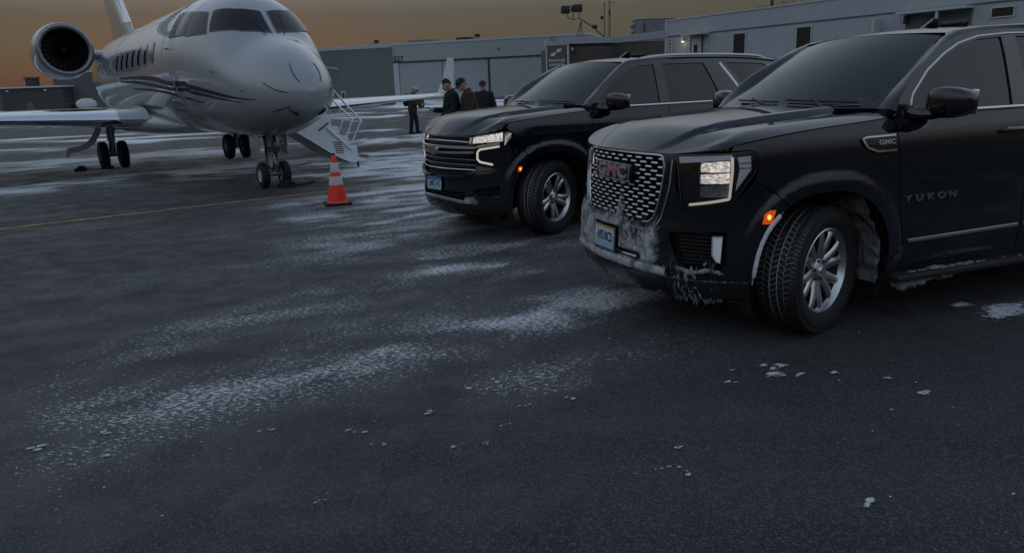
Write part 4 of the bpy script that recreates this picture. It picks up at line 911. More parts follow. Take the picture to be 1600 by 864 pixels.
CHIPS = [(1.51, 3.98, 0.079), (1.57, 3.9, 0.039), (1.82, 3.92, 0.036), (1.21, 3.84, 0.03), (1.24, 4.01, 0.023), (2.06, 3.81, 0.024), (1.35, 2.57, 0.04), (0.75, 3.1, 0.016), (0.62, 2.9, 0.026), (0.71, 2.87, 0.023), (-0.29, 3.89, 0.033), (-0.46, 3.6, 0.031), (-0.81, 3.38, 0.033), (-0.67, 3.23, 0.029), (-1.3, 3.45, 0.031), (0.3, 3.7, 0.032), (0.05, 3.63, 0.021), (-0.31, 3.18, 0.019), (-0.15, 3.21, 0.019), (-0.05, 3.4, 0.016), (-0.83, 2.75, 0.017), (-2.45, 7.14, 0.04), (-1.77, 7.22, 0.053), (-0.9, 7.28, 0.065), (-0.74, 7.26, 0.058), (-1.86, 3.79, 0.039), (-1.67, 3.99, 0.032), (-1.97, 3.26, 0.04), (-2.37, 3.32, 0.034), (1.51, 4.04, 0.048), (-0.73, 7.56, 0.047), (2.14, 3.6, 0.039), (0.67, 2.92, 0.018), (-2.11, 3.46, 0.03)]
def axis_steps(lo, hi, c0, c1, fine, grow=1.09):
    a = list(np.arange(c0, c1, fine)); s = fine
    while a[-1] < hi: s *= grow; a.append(a[-1]+s)
    s = fine; b = [c0]
    while b[-1] > lo: s *= grow; b.append(b[-1]-s)
    return np.array(b[:0:-1]+a)
def snow_density(X, Y):
    D = np.zeros_like(X); ca, sa = math.cos(R(30)), math.sin(R(30)); SU, SV = X*ca+Y*sa, -X*sa+Y*ca
    str_ = fbm(SU*1.5, SV*3.4, 4, 71); blo = fbm(X*1.1, Y*1.1, 4, 72)
    for pts, wd, st in STROKES:
        p = np.array(pts); d = np.full(X.shape, 1e9)
        for i in range(len(p)-1):
            a, b = p[i], p[i+1]; ab = b-a; t = np.clip(((X-a[0])*ab[0]+(Y-a[1])*ab[1])/max(ab@ab, 1e-9), 0, 1); d = np.minimum(d, np.hypot(X-a[0]-t*ab[0], Y-a[1]-t*ab[1]))
        wn = wd*(.9+1.1*blo)*1.7
        D = np.maximum(D, st*np.exp(-(d/np.maximum(wn, .05))**1.6)*(.56+.5*sstep(.30, .65, str_)+.45*(blo-.5)))
    # wind-swept sheets over the far apron
    f = .6*fbm(X*.10, Y*.26, 5, 41)+.4*fbm(X*.35, Y*.7, 4, 43); far = sstep(15.5, 24, Y+3*(fbm(X*.15, Y*.15, 3, 4)-.5)); D = np.maximum(D, far*sstep(.50, .66, f)*.85)
    f2 = fbm(X*.03, Y*.09, 5, 51); D = np.maximum(D, sstep(40, 90, Y)*(.15+.8*sstep(.42, .62, f2)))
    D = np.maximum(D, .30*sstep(.46, .74, fbm(SU*.6, SV*1.2, 5, 61))*sstep(3.2, 6., Y)*sstep(3.0, 1.0, X)); D = np.maximum(D, .14*blo*sstep(2.2, 4., Y))
    D = D*(1-.09*sstep(9, 7, Y)-.10*sstep(9, 7, Y)*sstep(-.6, -2., X))
    # bare under and round the nose of the jet
    dx, dy = X+4.2, Y-14.2; D = D*(1-.9*np.exp(-((dx*.8+dy*.4)/1.7)**2-((dy-.2*dx)/1.4)**2))
    return np.clip(D, 0, 1)
def make_ground():
    gx = axis_steps(-1500, 1500, -9, 6, .075, 1.075); gy = axis_steps(-60, 3000, 1.0, 15, .075, 1.06)
    X, Y = np.meshgrid(gx, gy, indexing='ij'); Pn = np.stack([X, Y, np.zeros_like(X)], -1)
    a, b = X.shape; idx = np.arange(a*b).reshape(a, b); F = np.stack([idx[:-1, :-1], idx[1:, :-1], idx[1:, 1:], idx[:-1, 1:]], -1).reshape(-1, 4)
    me = bpy.data.meshes.new('ground'); me.vertices.add(a*b); me.vertices.foreach_set('co', Pn.reshape(-1)); me.loops.add(F.size); me.loops.foreach_set('vertex_index', F.reshape(-1).astype(np.int32)); me.polygons.add(len(F)); me.polygons.foreach_set('loop_start', np.arange(0, F.size, 4, dtype=np.int32)); me.update(calc_edges=True); me.validate()
    at = me.attributes.new('snow', 'FLOAT', 'POINT'); at.data.foreach_set('value', snow_density(X, Y).reshape(-1).astype(np.float32))
    m, t, bs = nodes_of('asphalt'); N = t.nodes; L = t.links
    tc = N.new('ShaderNodeTexCoord'); att = N.new('ShaderNodeAttribute'); att.attribute_name = 'snow'
    def noise(scale, detail=4, vec=None, rough=.55):
        n = N.new('ShaderNodeTexNoise'); n.inputs['Scale'].default_value = scale; n.inputs['Detail'].default_value = detail; n.inputs['Roughness'].default_value = rough; L.new(vec or tc.outputs['Object'], n.inputs['Vector']); return n.outputs['Fac']
    def ramp(v, a, b, c=0., d=1.):
        r = N.new('ShaderNodeMapRange'); r.interpolation_type = 'SMOOTHSTEP'; r.inputs['To Min'].default_value = c; r.inputs['To Max'].default_value = d
        L.new(v, r.inputs['Value'])
        for k, q in (('From Min', a), ('From Max', b)):
            if isinstance(q, (int, float)): r.inputs[k].default_value = q
            else: L.new(q, r.inputs[k])
        return r.outputs[0]
    def mth(op, a, b=None):
        q = N.new('ShaderNodeMath'); q.operation = op
        for i, v in enumerate((a, b)):
            if v is None: continue
            if isinstance(v, (int, float)): q.inputs[i].default_value = v
            else: L.new(v, q.inputs[i])
        return q.outputs[0]
    mp = N.new('ShaderNodeMapping'); mp.inputs['Rotation'].default_value = (0, 0, R(-28)); mp.inputs['Scale'].default_value = (.55, 1.5, 1); L.new(tc.outputs['Object'], mp.inputs['Vector'])
    grain = noise(46, 5, mp.outputs[0], .68); speck = noise(120, 3, None, .6)
    g2 = mth('ADD', mth('MULTIPLY', grain, .72), mth('MULTIPLY', speck, .28))
    thr = mth('SUBTRACT', .675, mth('MULTIPLY', att.outputs['Fac'], .33))
    mask = ramp(g2, mth('SUBTRACT', thr, .008), mth('ADD', thr, .032))
    film = mth('MULTIPLY', att.outputs['Fac'], .14)
    mask = mth('MINIMUM', mth('ADD', mask, film), 1.)
    # asphalt
    big = noise(.35, 4); med = noise(3.2, 4); agg = N.new('ShaderNodeTexVoronoi'); agg.inputs['Scale'].default_value = 150; L.new(tc.outputs['Object'], agg.inputs['Vector'])
    c1 = N.new('ShaderNodeMix'); c1.data_type = 'RGBA'; c1.inputs['A'].default_value = (.022, .0225, .0245, 1); c1.inputs['B'].default_value = (.042, .043, .046, 1); L.new(mth('ADD', mth('MULTIPLY', big, .55), mth('MULTIPLY', med, .45)), c1.inputs['Factor'])
    mpb = N.new('ShaderNodeMapping'); mpb.inputs['Rotation'].default_value = (0, 0, R(-33)); mpb.inputs['Scale'].default_value = (.12, .9, 1); L.new(tc.outputs['Object'], mpb.inputs['Vector'])
    band = ramp(noise(1.1, 3, mpb.outputs[0]), .42, .62); stn = ramp(noise(.9, 6), .56, .70)
    cs = N.new('ShaderNodeMix'); cs.data_type = 'RGBA'; cs.blend_type = 'MULTIPLY'; cs.inputs['Factor'].default_value = 1; L.new(c1.outputs['Result'], cs.inputs['A']); cvv = N.new('ShaderNodeCombineColor'); dk = mth('MULTIPLY', mth('ADD', .72, mth('MULTIPLY', band, .34)), mth('SUBTRACT', 1., mth('MULTIPLY', stn, .35)))
    for k_ in range(3): L.new(dk, cvv.inputs[k_])
    L.new(cvv.outputs[0], cs.inputs['B']); c1 = cs
    sepc = N.new('ShaderNodeSeparateColor'); L.new(agg.outputs['Color'], sepc.inputs[0])
    stone = ramp(sepc.outputs[0], .68, .9); c2 = N.new('ShaderNodeMix'); c2.data_type = 'RGBA'; L.new(mth('MULTIPLY', stone, .6), c2.inputs['Factor']); L.new(c1.outputs['Result'], c2.inputs['A']); c2.inputs['B'].default_value = (.125, .127, .132, 1)
    frost = ramp(noise(260, 2), .60, .70); c3 = N.new('ShaderNodeMix'); c3.data_type = 'RGBA'; L.new(mth('MULTIPLY', frost, .16), c3.inputs['Factor']); L.new(c2.outputs['Result'], c3.inputs['A']); c3.inputs['B'].default_value = (.34, .36, .38, 1)
    c4 = N.new('ShaderNodeMix'); c4.data_type = 'RGBA'; L.new(mask, c4.inputs['Factor']); L.new(c3.outputs['Result'], c4.inputs['A']); c4.inputs['B'].default_value = (.80, .83, .86, 1)
    L.new(c4.outputs['Result'], bs.inputs['Base Color'])
    L.new(mth('SUBTRACT', ramp(med, .35, .7, .55, .85), mth('MULTIPLY', stn, .18)), bs.inputs['Roughness']); bs.inputs['Specular IOR Level'].default_value = .35
    bp = N.new('ShaderNodeBump'); bp.inputs['Strength'].default_value = .7; bp.inputs['Distance'].default_value = .006
    L.new(mth('ADD', mth('ADD', mth('MULTIPLY', agg.outputs['Distance'], -.8), mth('MULTIPLY', noise(260, 2), .6)), mth('MULTIPLY', mask, .9)), bp.inputs['Height']); L.new(bp.outputs[0], bs.inputs['Normal'])
    me.materials.append(m); o = link('ground', me); tag(o, kind='structure')
make_ground()
# painted line
m_, t_, b_ = nodes_of('yellow_paint'); tcn = t_.nodes.new('ShaderNodeTexCoord'); nn_ = t_.nodes.new('ShaderNodeTexNoise'); nn_.inputs['Scale'].default_value = 9; nn_.inputs['Detail'].default_value = 8; t_.links.new(tcn.outputs['Object'], nn_.inputs['Vector'])
cr_ = t_.nodes.new('ShaderNodeValToRGB'); cr_.color_ramp.elements[0].position = .36; cr_.color_ramp.elements[0].color = (.07, .065, .055, 1); cr_.color_ramp.elements[1].position = .56; cr_.color_ramp.elements[1].color = (.34, .25, .10, 1); t_.links.new(nn_.outputs['Fac'], cr_.inputs[0]); t_.links.new(cr_.outputs[0], b_.inputs['Base Color']); b_.inputs['Roughness'].default_value = .8
la, lb = np.array([-7.1, 10.15]), np.array([-1.87, 13.98]); ld = (lb-la)/np.linalg.norm(lb-la); ln = np.array([-ld[1], ld[0]])*.075
MB().grid([[tuple((la+ld*s+sg*ln).tolist()+[.004]) for sg in (-1, 1)] for s in np.linspace(-40, 8.2, 60)], 'yellow_paint').build('lane_marking', None, 0); tag(bpy.data.objects['lane_marking'], kind='structure')
# compact snow chips on the asphalt
ck = MB(); rg = np.random.default_rng(12)
def chip(mb, x, y, r, hgt, el=2., seed=0):
    n = 22; ang = R(28); P = []
    for i in range(n):
        a = 2*PI*i/n; k = .55+.95*float(fbm(np.array(1.7*math.cos(a)+seed*7.3), np.array(1.7*math.sin(a)+seed*3.1), 4, seed))
        ux, uy = r*k*math.cos(a)*1.15, r*k*math.sin(a)*.62; c, s = math.cos(ang), math.sin(ang)
        P.append([(x+f*(ux*c-uy*s), y+f*(ux*s+uy*c), .002+h*hgt*(.7+.6*float(vnoise(np.array(f*4+i*.7), np.array(seed*1.), seed)))) for f, h in ((1.0, .0), (.9, .6), (.6, 1.), (.25, 1.05), (0., 1.0))])
    mb.grid(P, 'ground_rime', wu=True)
    mb.den = getattr(mb, 'den', [])+[q for _ in range(n) for q in (.14, .27, .42, .52, .55)]
for i, (x, y, r) in enumerate(CHIPS):
    for j in range(3):
        q = rg.normal(size=2)*r*.55; chip(ck, x+q[0]*1.4, y+q[1]*.9, r*rg.uniform(.45, .95), .006, seed=i*3+j)
for i in range(90):
    x, y = rg.uniform(-3, 2.6), rg.uniform(1.9, 9); chip(ck, x, y, rg.uniform(.004, .014), .003, seed=200+i)
def den_build(mb, name):
    me = mb.mesh(name, 60, fix=False); at = me.attributes.new('den', 'FLOAT', 'POINT'); at.data.foreach_set('value', mb.den); return link(name, me)
tag(den_build(ck, 'snow_crumbs'), 'scattered crumbs of hard snow lying on the asphalt', kind='stuff')
pd = MB()
for i, (x, y, r) in enumerate(((3.45, 4.95, .30), (3.75, 4.9, .32), (3.25, 5.10, .12), (4.1, 4.95, .35), (3.35, 4.85, .18))): chip(pd, x, y, r, .008, seed=500+i)
tag(den_build(pd, 'snow_patch'), 'thin flat snow patch on the asphalt beside the running board', 'snow patch')
# ------------------------------------------------------------------ buildings
mat('hangar_wall', (.30, .33, .34), .6, var=.06, vscale=.4)
mat('hangar_green', (.155, .17, .165), .6, var=.08, vscale=.4)
mat('hangar_trim', (.42, .45, .47), .55)
mat('dark_line', (.02, .022, .025), .7)
mat('white_siding', (.40, .43, .46), .6, var=.07, vscale=.5, bump=.05, bscale=3)
mat('siding_trim', (.5, .52, .53), .6)
mat('wood_dark', (.085, .07, .06), .7, var=.5, vscale=4)
mat('fascia', (.36, .40, .43), .5, var=.05, vscale=.8)
mat('sign_brown', (.105, .092, .08), .6)
mat('sign_white', (.7, .7, .68), .6)
mat('pane', (.02, .024, .028), .08, coat=.5)
mat('lamp_lit', (.8, .75, .65), .4, emit=(1, .84, .62), estr=1.1)
mat('steel_dark', (.03, .032, .035), .5, metal=.4)
mat('roof_unit', (.20, .215, .225), .6, var=.15, vscale=1.2)
mat('brick_dark', (.06, .055, .055), .8, var=.3, vscale=1)
mat('wall_grey', (.10, .11, .12), .7, var=.1, vscale=.4)
mat('bark', (.05, .042, .036), .9)
mat('vehicle_white', (.5, .53, .55), .4)
def wall_obj(name, P, d, label, cat):
    """an Empty whose local x runs along the wall, y points away from the apron, z up"""
    o = empty(name, (P[0], P[1], 0), math.atan2(d[1], d[0])); tag(o, label, cat); return o
def ribs(x0, x1, z0, z1, pitch, dep, y=0.):
    xs = []; x = x0
    while x < x1-1e-6: xs += [(x, y), (x+pitch*.62, y), (x+pitch*.70, y-dep), (x+pitch*.92, y-dep)]; x += pitch
    xs.append((x1, y)); return [[(a, b, z) for z in (z0, z1)] for a, b in xs]
def text_on(o, name, s, size, m, x, y, z, xs=1., bold=.0, depth=.03):
    return link(name, text_mesh(name, s, size, m, depth, bold, xs), o, Matrix.Translation((x, y, z)) @ Matrix.Rotation(PI/2, 4, 'X'))
def box(o, name, x0, x1, y0, y1, z0, z1, m, bev=0.): return MB().box(((x0+x1)/2, (y0+y1)/2, (z0+z1)/2), (x1-x0, y1-y0, z1-z0), m, bev=bev).build(name, o, 35 if bev else 0)
# ---- hangar 527
HL, HR = np.array([-44.67, 187.26]), np.array([10.34, 169.9]); hd = (HR-HL)/np.linalg.norm(HR-HL)
H = wall_obj('hangar', HL, hd, 'large pale metal hangar with closed sliding doors, ribbed side bay and number 527', 'hangar')
box(H, 'hangar_body', -14, 66, .6, 40, 0, 12.6, 'hangar_wall')
MB().grid(ribs(-14, 19.2, 0, 12.25, .55, .10, .2), 'hangar_green').build('ribbed_cladding', H, 20)
box(H, 'roof_edge', -14.2, 66.2, -.05, 41, 12.6, 13.05, 'hangar_trim')
box(H, 'gutter', -14.2, 19.15, .0, .3, 12.25, 12.58, 'hangar_trim')
MB().grid(ribs(19.25, 66, 8.9, 12.58, .9, .04, .1), 'hangar_wall').build('door_header', H, 20)
box(H, 'header_edge', 19.3, 66, -.02, .55, 8.62, 8.88, 'dark_line')
box(H, 'corner_post', 19.25, 20.6, .05, .6, 0, 8.6, 'hangar_trim')
for k, (x0, x1) in enumerate(((20.7, 31.4), (31.7, 42.8), (43.3, 54.6), (54.9, 65.8))):
    dr = box(H, 'sliding_door', x0, x1, .22+.08*(k % 2), .5, .12, 8.58, 'hangar_wall')
    MB().grid(ribs(x0+.15, x1-.15, .3, 8.45, 1.35, .03, .21+.08*(k % 2)), 'hangar_wall').build('door_skin', dr, 20)
    for z in (): box(dr, 'door_rail', x0+.1, x1-.1, .16+.08*(k % 2), .2+.08*(k % 2), z, z+.07, 'hangar_trim')
box(H, 'downpipe', 42.92, 43.2, .1, .3, 0, 8.6, 'dark_line')
t = text_on(H, 'number_lettering', '527', 1.75, 'dark_line', 20.75, .02, 9.45, .95, .03)
d = box(H, 'side_door', 4.8, 5.95, .05, .14, 0, 2.75, 'hangar_trim'); box(d, 'door_pane', 5.05, 5.7, .02, .045, 1.1, 2.3, 'dark_line')
for x, z in ((15.2, 13.05), (40.6, 13.05)):
    f = MB(); f.tube([(x, .6, 13.0), (x, .6, 13.5)], .07, 'steel_dark', 6); f.box((x, .4, 13.75), (1.1, .5, .7), 'steel_dark', bev=.08, M=None); f.build('roof_floodlight', H)
box(H, 'roof_vent', 19.9, 26.5, 8, 12, 13.05, 14.1, 'roof_unit'); box(H, 'roof_vent', 33.5, 37, 5, 8, 13.05, 13.9, 'steel_dark'); box(H, 'roof_vent', 12, 13.6, 3, 4, 13.05, 13.5, 'roof_unit')
MB().tube([(38.6, 4, 13.), (38.6, 4, 14.6)], .05, 'steel_dark', 5).build('roof_mast', H)
MB().sphere((45.6, .0, 10.6), .22, 'steel_dark', 10, 6).build('camera_dome', H)
# ---- terminal with the dark plank walls
WA = np.array([14.34, 68.13]); wd_ = np.array([.55488, -.83193]); wn = np.array([.83193, .55488])
T1, T2 = np.array([10.68, 74.36]), np.array([6.2, 73.79]); da = (T1-T2)/np.linalg.norm(T1-T2); LA = float(np.linalg.norm(T1-T2)); LB = float(np.linalg.norm(WA-T1)); db = (WA-T1)/LB
Tm = empty('terminal_building', (T2[0], T2[1], 0), math.atan2(da[1], da[0])); tag(Tm, 'low dark brown plank-clad terminal with a pale fascia band and a sign panel', 'building')
inv = Tm.matrix_basis.inverted(); angB = math.atan2(db[1], db[0])-math.atan2(da[1], da[0])
TB = Matrix.Translation(inv @ Vector((T1[0], T1[1], 0))) @ Matrix.Rotation(angB, 4, 'Z')
nz = int(5.6/.28)
pa = MB().box((LA/2, 0, 0), (LA, .08, .27), 'wood_dark').mesh('plank', 0); pb = MB().box((LB/2, 0, 0), (LB-.05, .08, .27), 'wood_dark').mesh('plank', 0)
rg = np.random.default_rng(2)
for k in range(nz):
    z = .15+.28*k
    link('plank', pa, Tm, Matrix.Translation((0, .02+.02*rg.random(), z))); link('plank', pb, Tm, TB @ Matrix.Translation((0, .02+.03*rg.random(), z)))
def boxM(o, name, x0, x1, y0, y1, z0, z1, m, M): b = MB(); b.box(((x0+x1)/2, (y0+y1)/2, (z0+z1)/2), (x1-x0, y1-y0, z1-z0), m); return b.build(name, o, 0, M=M)
boxM(Tm, 'terminal_core', -.2, LA+6, .12, 14, 0, 5.7, 'brick_dark', Matrix.Identity(4)); 
for k in range(3):
    box(Tm, 'fascia_band', -.3, LA-.02, -.16-.01*k, .1, 5.66+.18*k, 5.835+.18*k, 'fascia'); boxM(Tm, 'fascia_band', .03, LB, -.16-.01*k, .1, 5.60+.2*k, 5.79+.2*k, 'fascia', TB)
box(Tm, 'flat_roof', 0, LA+6, .1, 14, 5.7, 6.1, 'roof_unit')
MB().box((.25, -.35, 5.15), (.22, .3, .26), 'siding_trim', bev=.03).build('wall_camera', Tm); MB().tube(catmull([(.75, -.1, 5.5), (.8, -.3, 5.2), (.6, -.3, 4.9), (.4, -.1, 4.95)], 5), .03, 'steel_dark', 5).build('cable', Tm)
# sign tower at the left end, facing the apron
sg0 = empty('sign_tower', (4.02, 72.79, 0), .02); tag(sg0, 'brown sign tower reading SIGNATURE AVIATION under a pale cap', 'sign')
box(sg0, 'tower_body', .08, 1.86, .06, 1.5, 0, 5.5, 'brick_dark'); sp = box(sg0, 'sign_panel', .06, 1.84, -.04, .05, 3.35, 5.46, 'sign_brown')
box(sg0, 'cap', -.05, 2.16, -.08, 1.6, 5.5, 6.05, 'fascia'); box(sg0, 'edge_post', 1.93, 2.14, -.02, .4, 0, 5.46, 'siding_trim'); box(sg0, 'edge_post', -.05, .05, -.06, .3, 0, 5.46, 'siding_trim')
text_on(sp, 'sign_lettering', 'SIGNATURE', .35, 'sign_white', .96, -.05, 4.13, .86, .006, .02); text_on(sp, 'sign_lettering', 'AVIATION', .35, 'sign_white', .96, -.05, 3.74, .92, .006, .02)
for x, z in ((1.15, 5.05), (.62, 4.70)): MB().prism([(x-.30, z-.15), (x+.12, z-.15), (x+.33, z+.15), (x-.09, z+.15)], .0, .02, 'sign_white', M=Matrix.Translation((0, -.045, 0)) @ Matrix.Rotation(PI/2, 4, 'X')).build('sign_emblem', sp, 0)
MB().tube(catmull([(.5, 0, 6.0), (.5, -.25, 6.25), (.7, -.5, 6.2), (.72, -.45, 5.9)], 4), .035, 'steel_dark', 5).build('sign_lamp', sg0)
# roof kit: flood light mast, antennas, plant box
Fl = empty('floodlight_mast', (7.4, 77.36, 6.1)); tag(Fl, 'dark rooftop floodlight cluster on a tripod with a long sloping boom', 'floodlight')
b = MB(); b.tube([(.25, 0, 2.15), (1.6, 0, 1.25), (2.9, 0, .1)], .055, 'steel_dark', 6); b.build('boom', Fl)
for x, y in ((-.2, 0), (.55, .0), (.2, .6)): MB().tube([(x, y, 0), (.4, 0, 1.95)], .035, 'steel_dark', 5).build('tripod_leg', Fl)
MB().tube(catmull([(-.95, 0, 2.75), (-.95, 0, 2.35), (-.6, 0, 2.1), (0, 0, 2.08), (.2, 0, 2.3), (.22, 0, 2.8)], 5), .04, 'steel_dark', 6).build('yoke', Fl)
MB().tube([(-.4, 0, 2.08), (-.4, 0, 2.95)], .05, 'steel_dark', 6).build('yoke_post', Fl)
for x, z, rz in ((-1.15, 3.0, .2), (.1, 3.1, -.25), (-.42, 3.08, .0)):
    M = Matrix.Translation((x, 0, z)) @ Matrix.Rotation(rz, 4, 'Z'); b = MB(); b.box((0, 0, 0), (.85 if abs(x) > .2 or 1 else .4, .6, .72) if x != -.42 else (.35, .4, .6), 'steel_dark', M=M, bev=.08); b.build('floodlight_head', Fl)
MB().box((1.75, 0, 1.3), (.5, .35, .35), 'steel_dark', bev=.04).build('control_box', Fl)
for i, (x, h, lab) in enumerate(((10.16, 3.4, 'thin rooftop antenna mast with a small dish, left of the pair'), (10.62, 4.4, 'taller rooftop antenna mast with crossbars, right of the pair'))):
    A_ = empty('antenna_mast', (x, 77.6, 6.1)); tag(A_, lab, 'antenna', 'rooftop antennas')
    MB().tube([(0, 0, 0), (0, 0, h)], [.05, .03], 'steel_dark', 6).build('mast', A_)
    if i == 0: MB().box((-.25, 0, 2.15), (.3, .2, .35), 'steel_dark', bev=.05).build('dish', A_); MB().sphere((0, 0, h), .1, 'steel_dark', 8, 5).build('finial', A_)
    else:
        MB().tube([(.12, 0, 0), (.12, 0, h*.8)], .02, 'steel_dark', 5).build('cable', A_); MB().box((.02, 0, 2.6), (.14, .14, .5), 'steel_dark').build('radio_box', A_); MB().tube([(-.1, 0, 3.6), (.55, 0, 3.55)], .025, 'steel_dark', 5).build('crossbar', A_)
Un = empty('rooftop_unit', (12.95, 77.36, 6.1)); tag(Un, 'grey boxy rooftop air handling unit with a slanted hood beside the antennas', 'roof unit')
box(Un, 'casing', .3, 4.2, 0, 2.6, 0, 1.85, 'roof_unit'); MB().prism([(0, 1.35), (.3, 1.75), (.3, .6), (.1, .75), (.28, 1.1)], .2, 2.2, 'roof_unit', M=Matrix.Rotation(PI/2, 4, 'X') @ Matrix.Translation((0, 0, -2.4))).build('hood', Un, 0)
MB().grid(ribs(1.4, 4.1, .1, 1.75, .34, .05, -.02), 'roof_unit').build('ribbed_panel', Un, 20); box(Un, 'lid', .2, 4.3, -.1, 2.7, 1.85, 1.93, 'hangar_trim'); MB().tube(catmull([(1.2, -.06, 1.5), (1.1, -.1, 1.1), (1.25, -.1, .6), (1.1, -.06, .2)], 4), .05, 'steel_dark', 5).build('conduit', Un)
box(Un, 'curb', -1.2, .2, .3, 2.2, 0, .5, 'hangar_trim')
# ---- pale sided building on the right
Wb = wall_obj('sided_building', WA, wd_, 'long pale metal-sided building with small dark windows and a canopy door', 'building')
Wb_L = 46
box(Wb, 'building_core', .05, Wb_L, .08, 12, 0, 6.9, 'white_siding')
MB().grid(ribs(0, Wb_L, 5.68, 6.95, .42, .025, .02), 'white_siding').build('upper_siding', Wb, 15)
MB().grid(ribs(0, Wb_L, 0, 5.60, .42, .025, .05), 'white_siding').build('lower_siding', Wb, 15)
box(Wb, 'seam_flashing', 0, Wb_L, -.02, .06, 5.60, 5.68, 'wall_grey'); box(Wb, 'roof_cap', -.1, Wb_L+.1, -.06, 12.1, 6.95, 7.06, 'siding_trim'); box(Wb, 'corner_trim', -.1, .12, -.03, .2, 0, 6.94, 'siding_trim')
for (x0, x1, z0, z1) in ((7.5, 8.6, 3.75, 5.3), (13.3, 14.45, 3.6, 5.3), (26.55, 27.7, 4.8, 5.28), (35, 36.1, 3.7, 5.3)):
    f = box(Wb, 'window', x0-.07, x1+.07, -.05, .04, z0-.07, z1+.07, 'siding_trim'); p = box(f, 'window_pane', x0, x1, -.06, -.02, z0, z1, 'pane')
    box(f, 'sash_bar', x0, x1, -.07, -.03, (z0+z1)/2-.02, (z0+z1)/2+.02, 'dark_line')
d = box(Wb, 'door', 3.0, 4.1, -.04, .04, 3.1, 5.35, 'siding_trim'); box(d, 'door_pane', 3.3, 3.7, -.06, -.03, 4.0, 4.75, 'pane')
for x in (2.9, 4.15): box(Wb, 'door_jamb', x, x+.08, -.08, .04, 3.1, 5.4, 'wall_grey')
MB().prism([(2.75, 0), (4.95, 0), (4.95, -1.1), (2.75, -1.1)], 5.52, 5.64, 'siding_trim').build('door_canopy', Wb, 0)
lp = MB(); lp.box((2.2, -.2, 5.3), (.26, .2, .34), 'siding_trim', bev=.03); lp.build('wall_lamp', Wb); MB().box((2.2, -.2, 5.08), (.2, .16, .1), 'lamp_lit', bev=.02).build('lamp_glow', Wb)
LGT = bpy.data.lights.new('wall_lamp_light', 'POINT'); LGT.energy = 3; LGT.color = (1, .82, .6); LGT.shadow_soft_size = .1; lo = bpy.data.objects.new('wall_lamp_light', LGT); COL.objects.link(lo); lo.parent = Wb; lo.location = (2.2, -.45, 4.95)
box(Wb, 'stair_landing', 2.4, 5.0, -1.3, -.02, 2.95, 3.1, 'steel_dark')
for k in range(14): box(Wb, 'stair_step', 2.1-.26*k*0-.0+(-.0), 2.4, -1.3, -.1, 0, .01, 'steel_dark') if 0 else box(Wb, 'stair_step', 5.0+.26*k, 5.28+.26*k, -1.25, -.1, 2.9-.205*k, 2.95-.205*k, 'steel_dark')
for x, y in ((2.45, -1.27), (4.95, -1.27)): MB().tube([(x, y, 0), (x, y, 4.05)], .04, 'steel_dark', 6).build('landing_post', Wb)
MB().tube([(2.45, -1.27, 4.05), (4.95, -1.27, 4.05)], .03, 'steel_dark', 6).build('landing_rail', Wb)
# ladder-like conduit at the corner
b = MB(); b.tube([(.45, -.12, 0), (.45, -.12, 5.5)], .04, 'siding_trim', 5); b.tube([(.8, -.12, 0), (.8, -.12, 5.5)], .04, 'siding_trim', 5)
for k in range(18): b.tube([(.45, -.12, .3*k+.2), (.8, -.12, .3*k+.2)], .025, 'steel_dark', 4)
b.build('wall_ladder', Wb)
box(Wb, 'porch_frame', 19.6, 19.75, -.9, -.02, 0, 5.3, 'siding_trim'); box(Wb, 'porch_roof', 21.2, 25.5, -1., -.02, 5.42, 5.58, 'siding_trim'); box(Wb, 'porch_frame', 23.7, 23.85, -.95, -.8, 0, 5.42, 'siding_trim'); box(Wb, 'porch_recess', 21.4, 25.4, -.04, .02, 3.0, 5.4, 'wall_grey'); MB().box((21.5, -.2, 5.1), (.3, .2, .5), 'steel_dark', bev=.04).build('wall_lamp', Wb)
MB().prism([(3, 0), (8, 0), (6.0, .42), (5.0, .46)], 3, 6, 'roof_unit', M=Matrix.Translation((2.5, 9, 7.06)) @ Matrix.Rotation(PI/2, 4, 'X')).build('roof_ridge', Wb, 0); MB().tube([(10.2, 1, 7.0), (10.2, 1, 7.6)], .12, 'steel_dark', 8).build('roof_pipe', Wb)
# ---- far left buildings
L1 = empty('service_building', (-85.5, 128, 0)); tag(L1, 'dark low service building with a pale roof edge at the far left', 'building')
box(L1, 'wall', 1.0, 11.4, 0, 10, 0, 4.7, 'brick_dark'); box(L1, 'roof_edge', .6, 11.8, -.5, 10.4, 4.7, 4.95, 'siding_trim'); box(L1, 'door', 5.0, 6.2, -.05, -.01, 0, 2.4, 'wall_grey')
for x in (2.3, 8.7): MB().box((x, -.2, 4.3), (.4, .3, .25), 'lamp_lit' if 0 else 'siding_trim').build('wall_lamp', L1)
box(L1, 'chimney', 4.2, 5.7, 2, 3.5, 4.95, 6.3, 'brick_dark'); box(L1, 'chimney_cap', 4.0, 5.9, 1.8, 3.7, 6.3, 6.55, 'wall_grey')
box(L1, 'low_wing', -40, .95, 2, 10, 0, 4.9, 'wall_grey')
sb = MB(); P_ = []
for i in range(40):
    x = -30+i*.85; P_.append([(x, -3-1.2*math.cos(t), .05+1.5*max(0, math.sin(t))*(.7+.6*random.random())) for t in np.linspace(0, PI, 8)])
sb.grid(P_, 'snow'); tag(sb.build('snow_bank', None, 60, M=Matrix.Translation((-85, 126, 0))), 'low pale snow bank in front of the far left buildings', 'snow bank')
L2 = empty('maintenance_hangar', (-77.2, 131, 0)); tag(L2, 'plain grey hangar wall rising behind the jet engine at left', 'hangar')
box(L2, 'wall', 0, 42, 0, 30, 0, 7.0, 'wall_grey'); box(L2, 'roof_edge', -.2, 42.2, -.2, 30.2, 7.0, 7.25, 'hangar_trim'); MB().grid(ribs(.1, 41.9, .3, 6.9, .7, .06, -.03), 'wall_grey').build('ribbed_cladding', L2, 20)
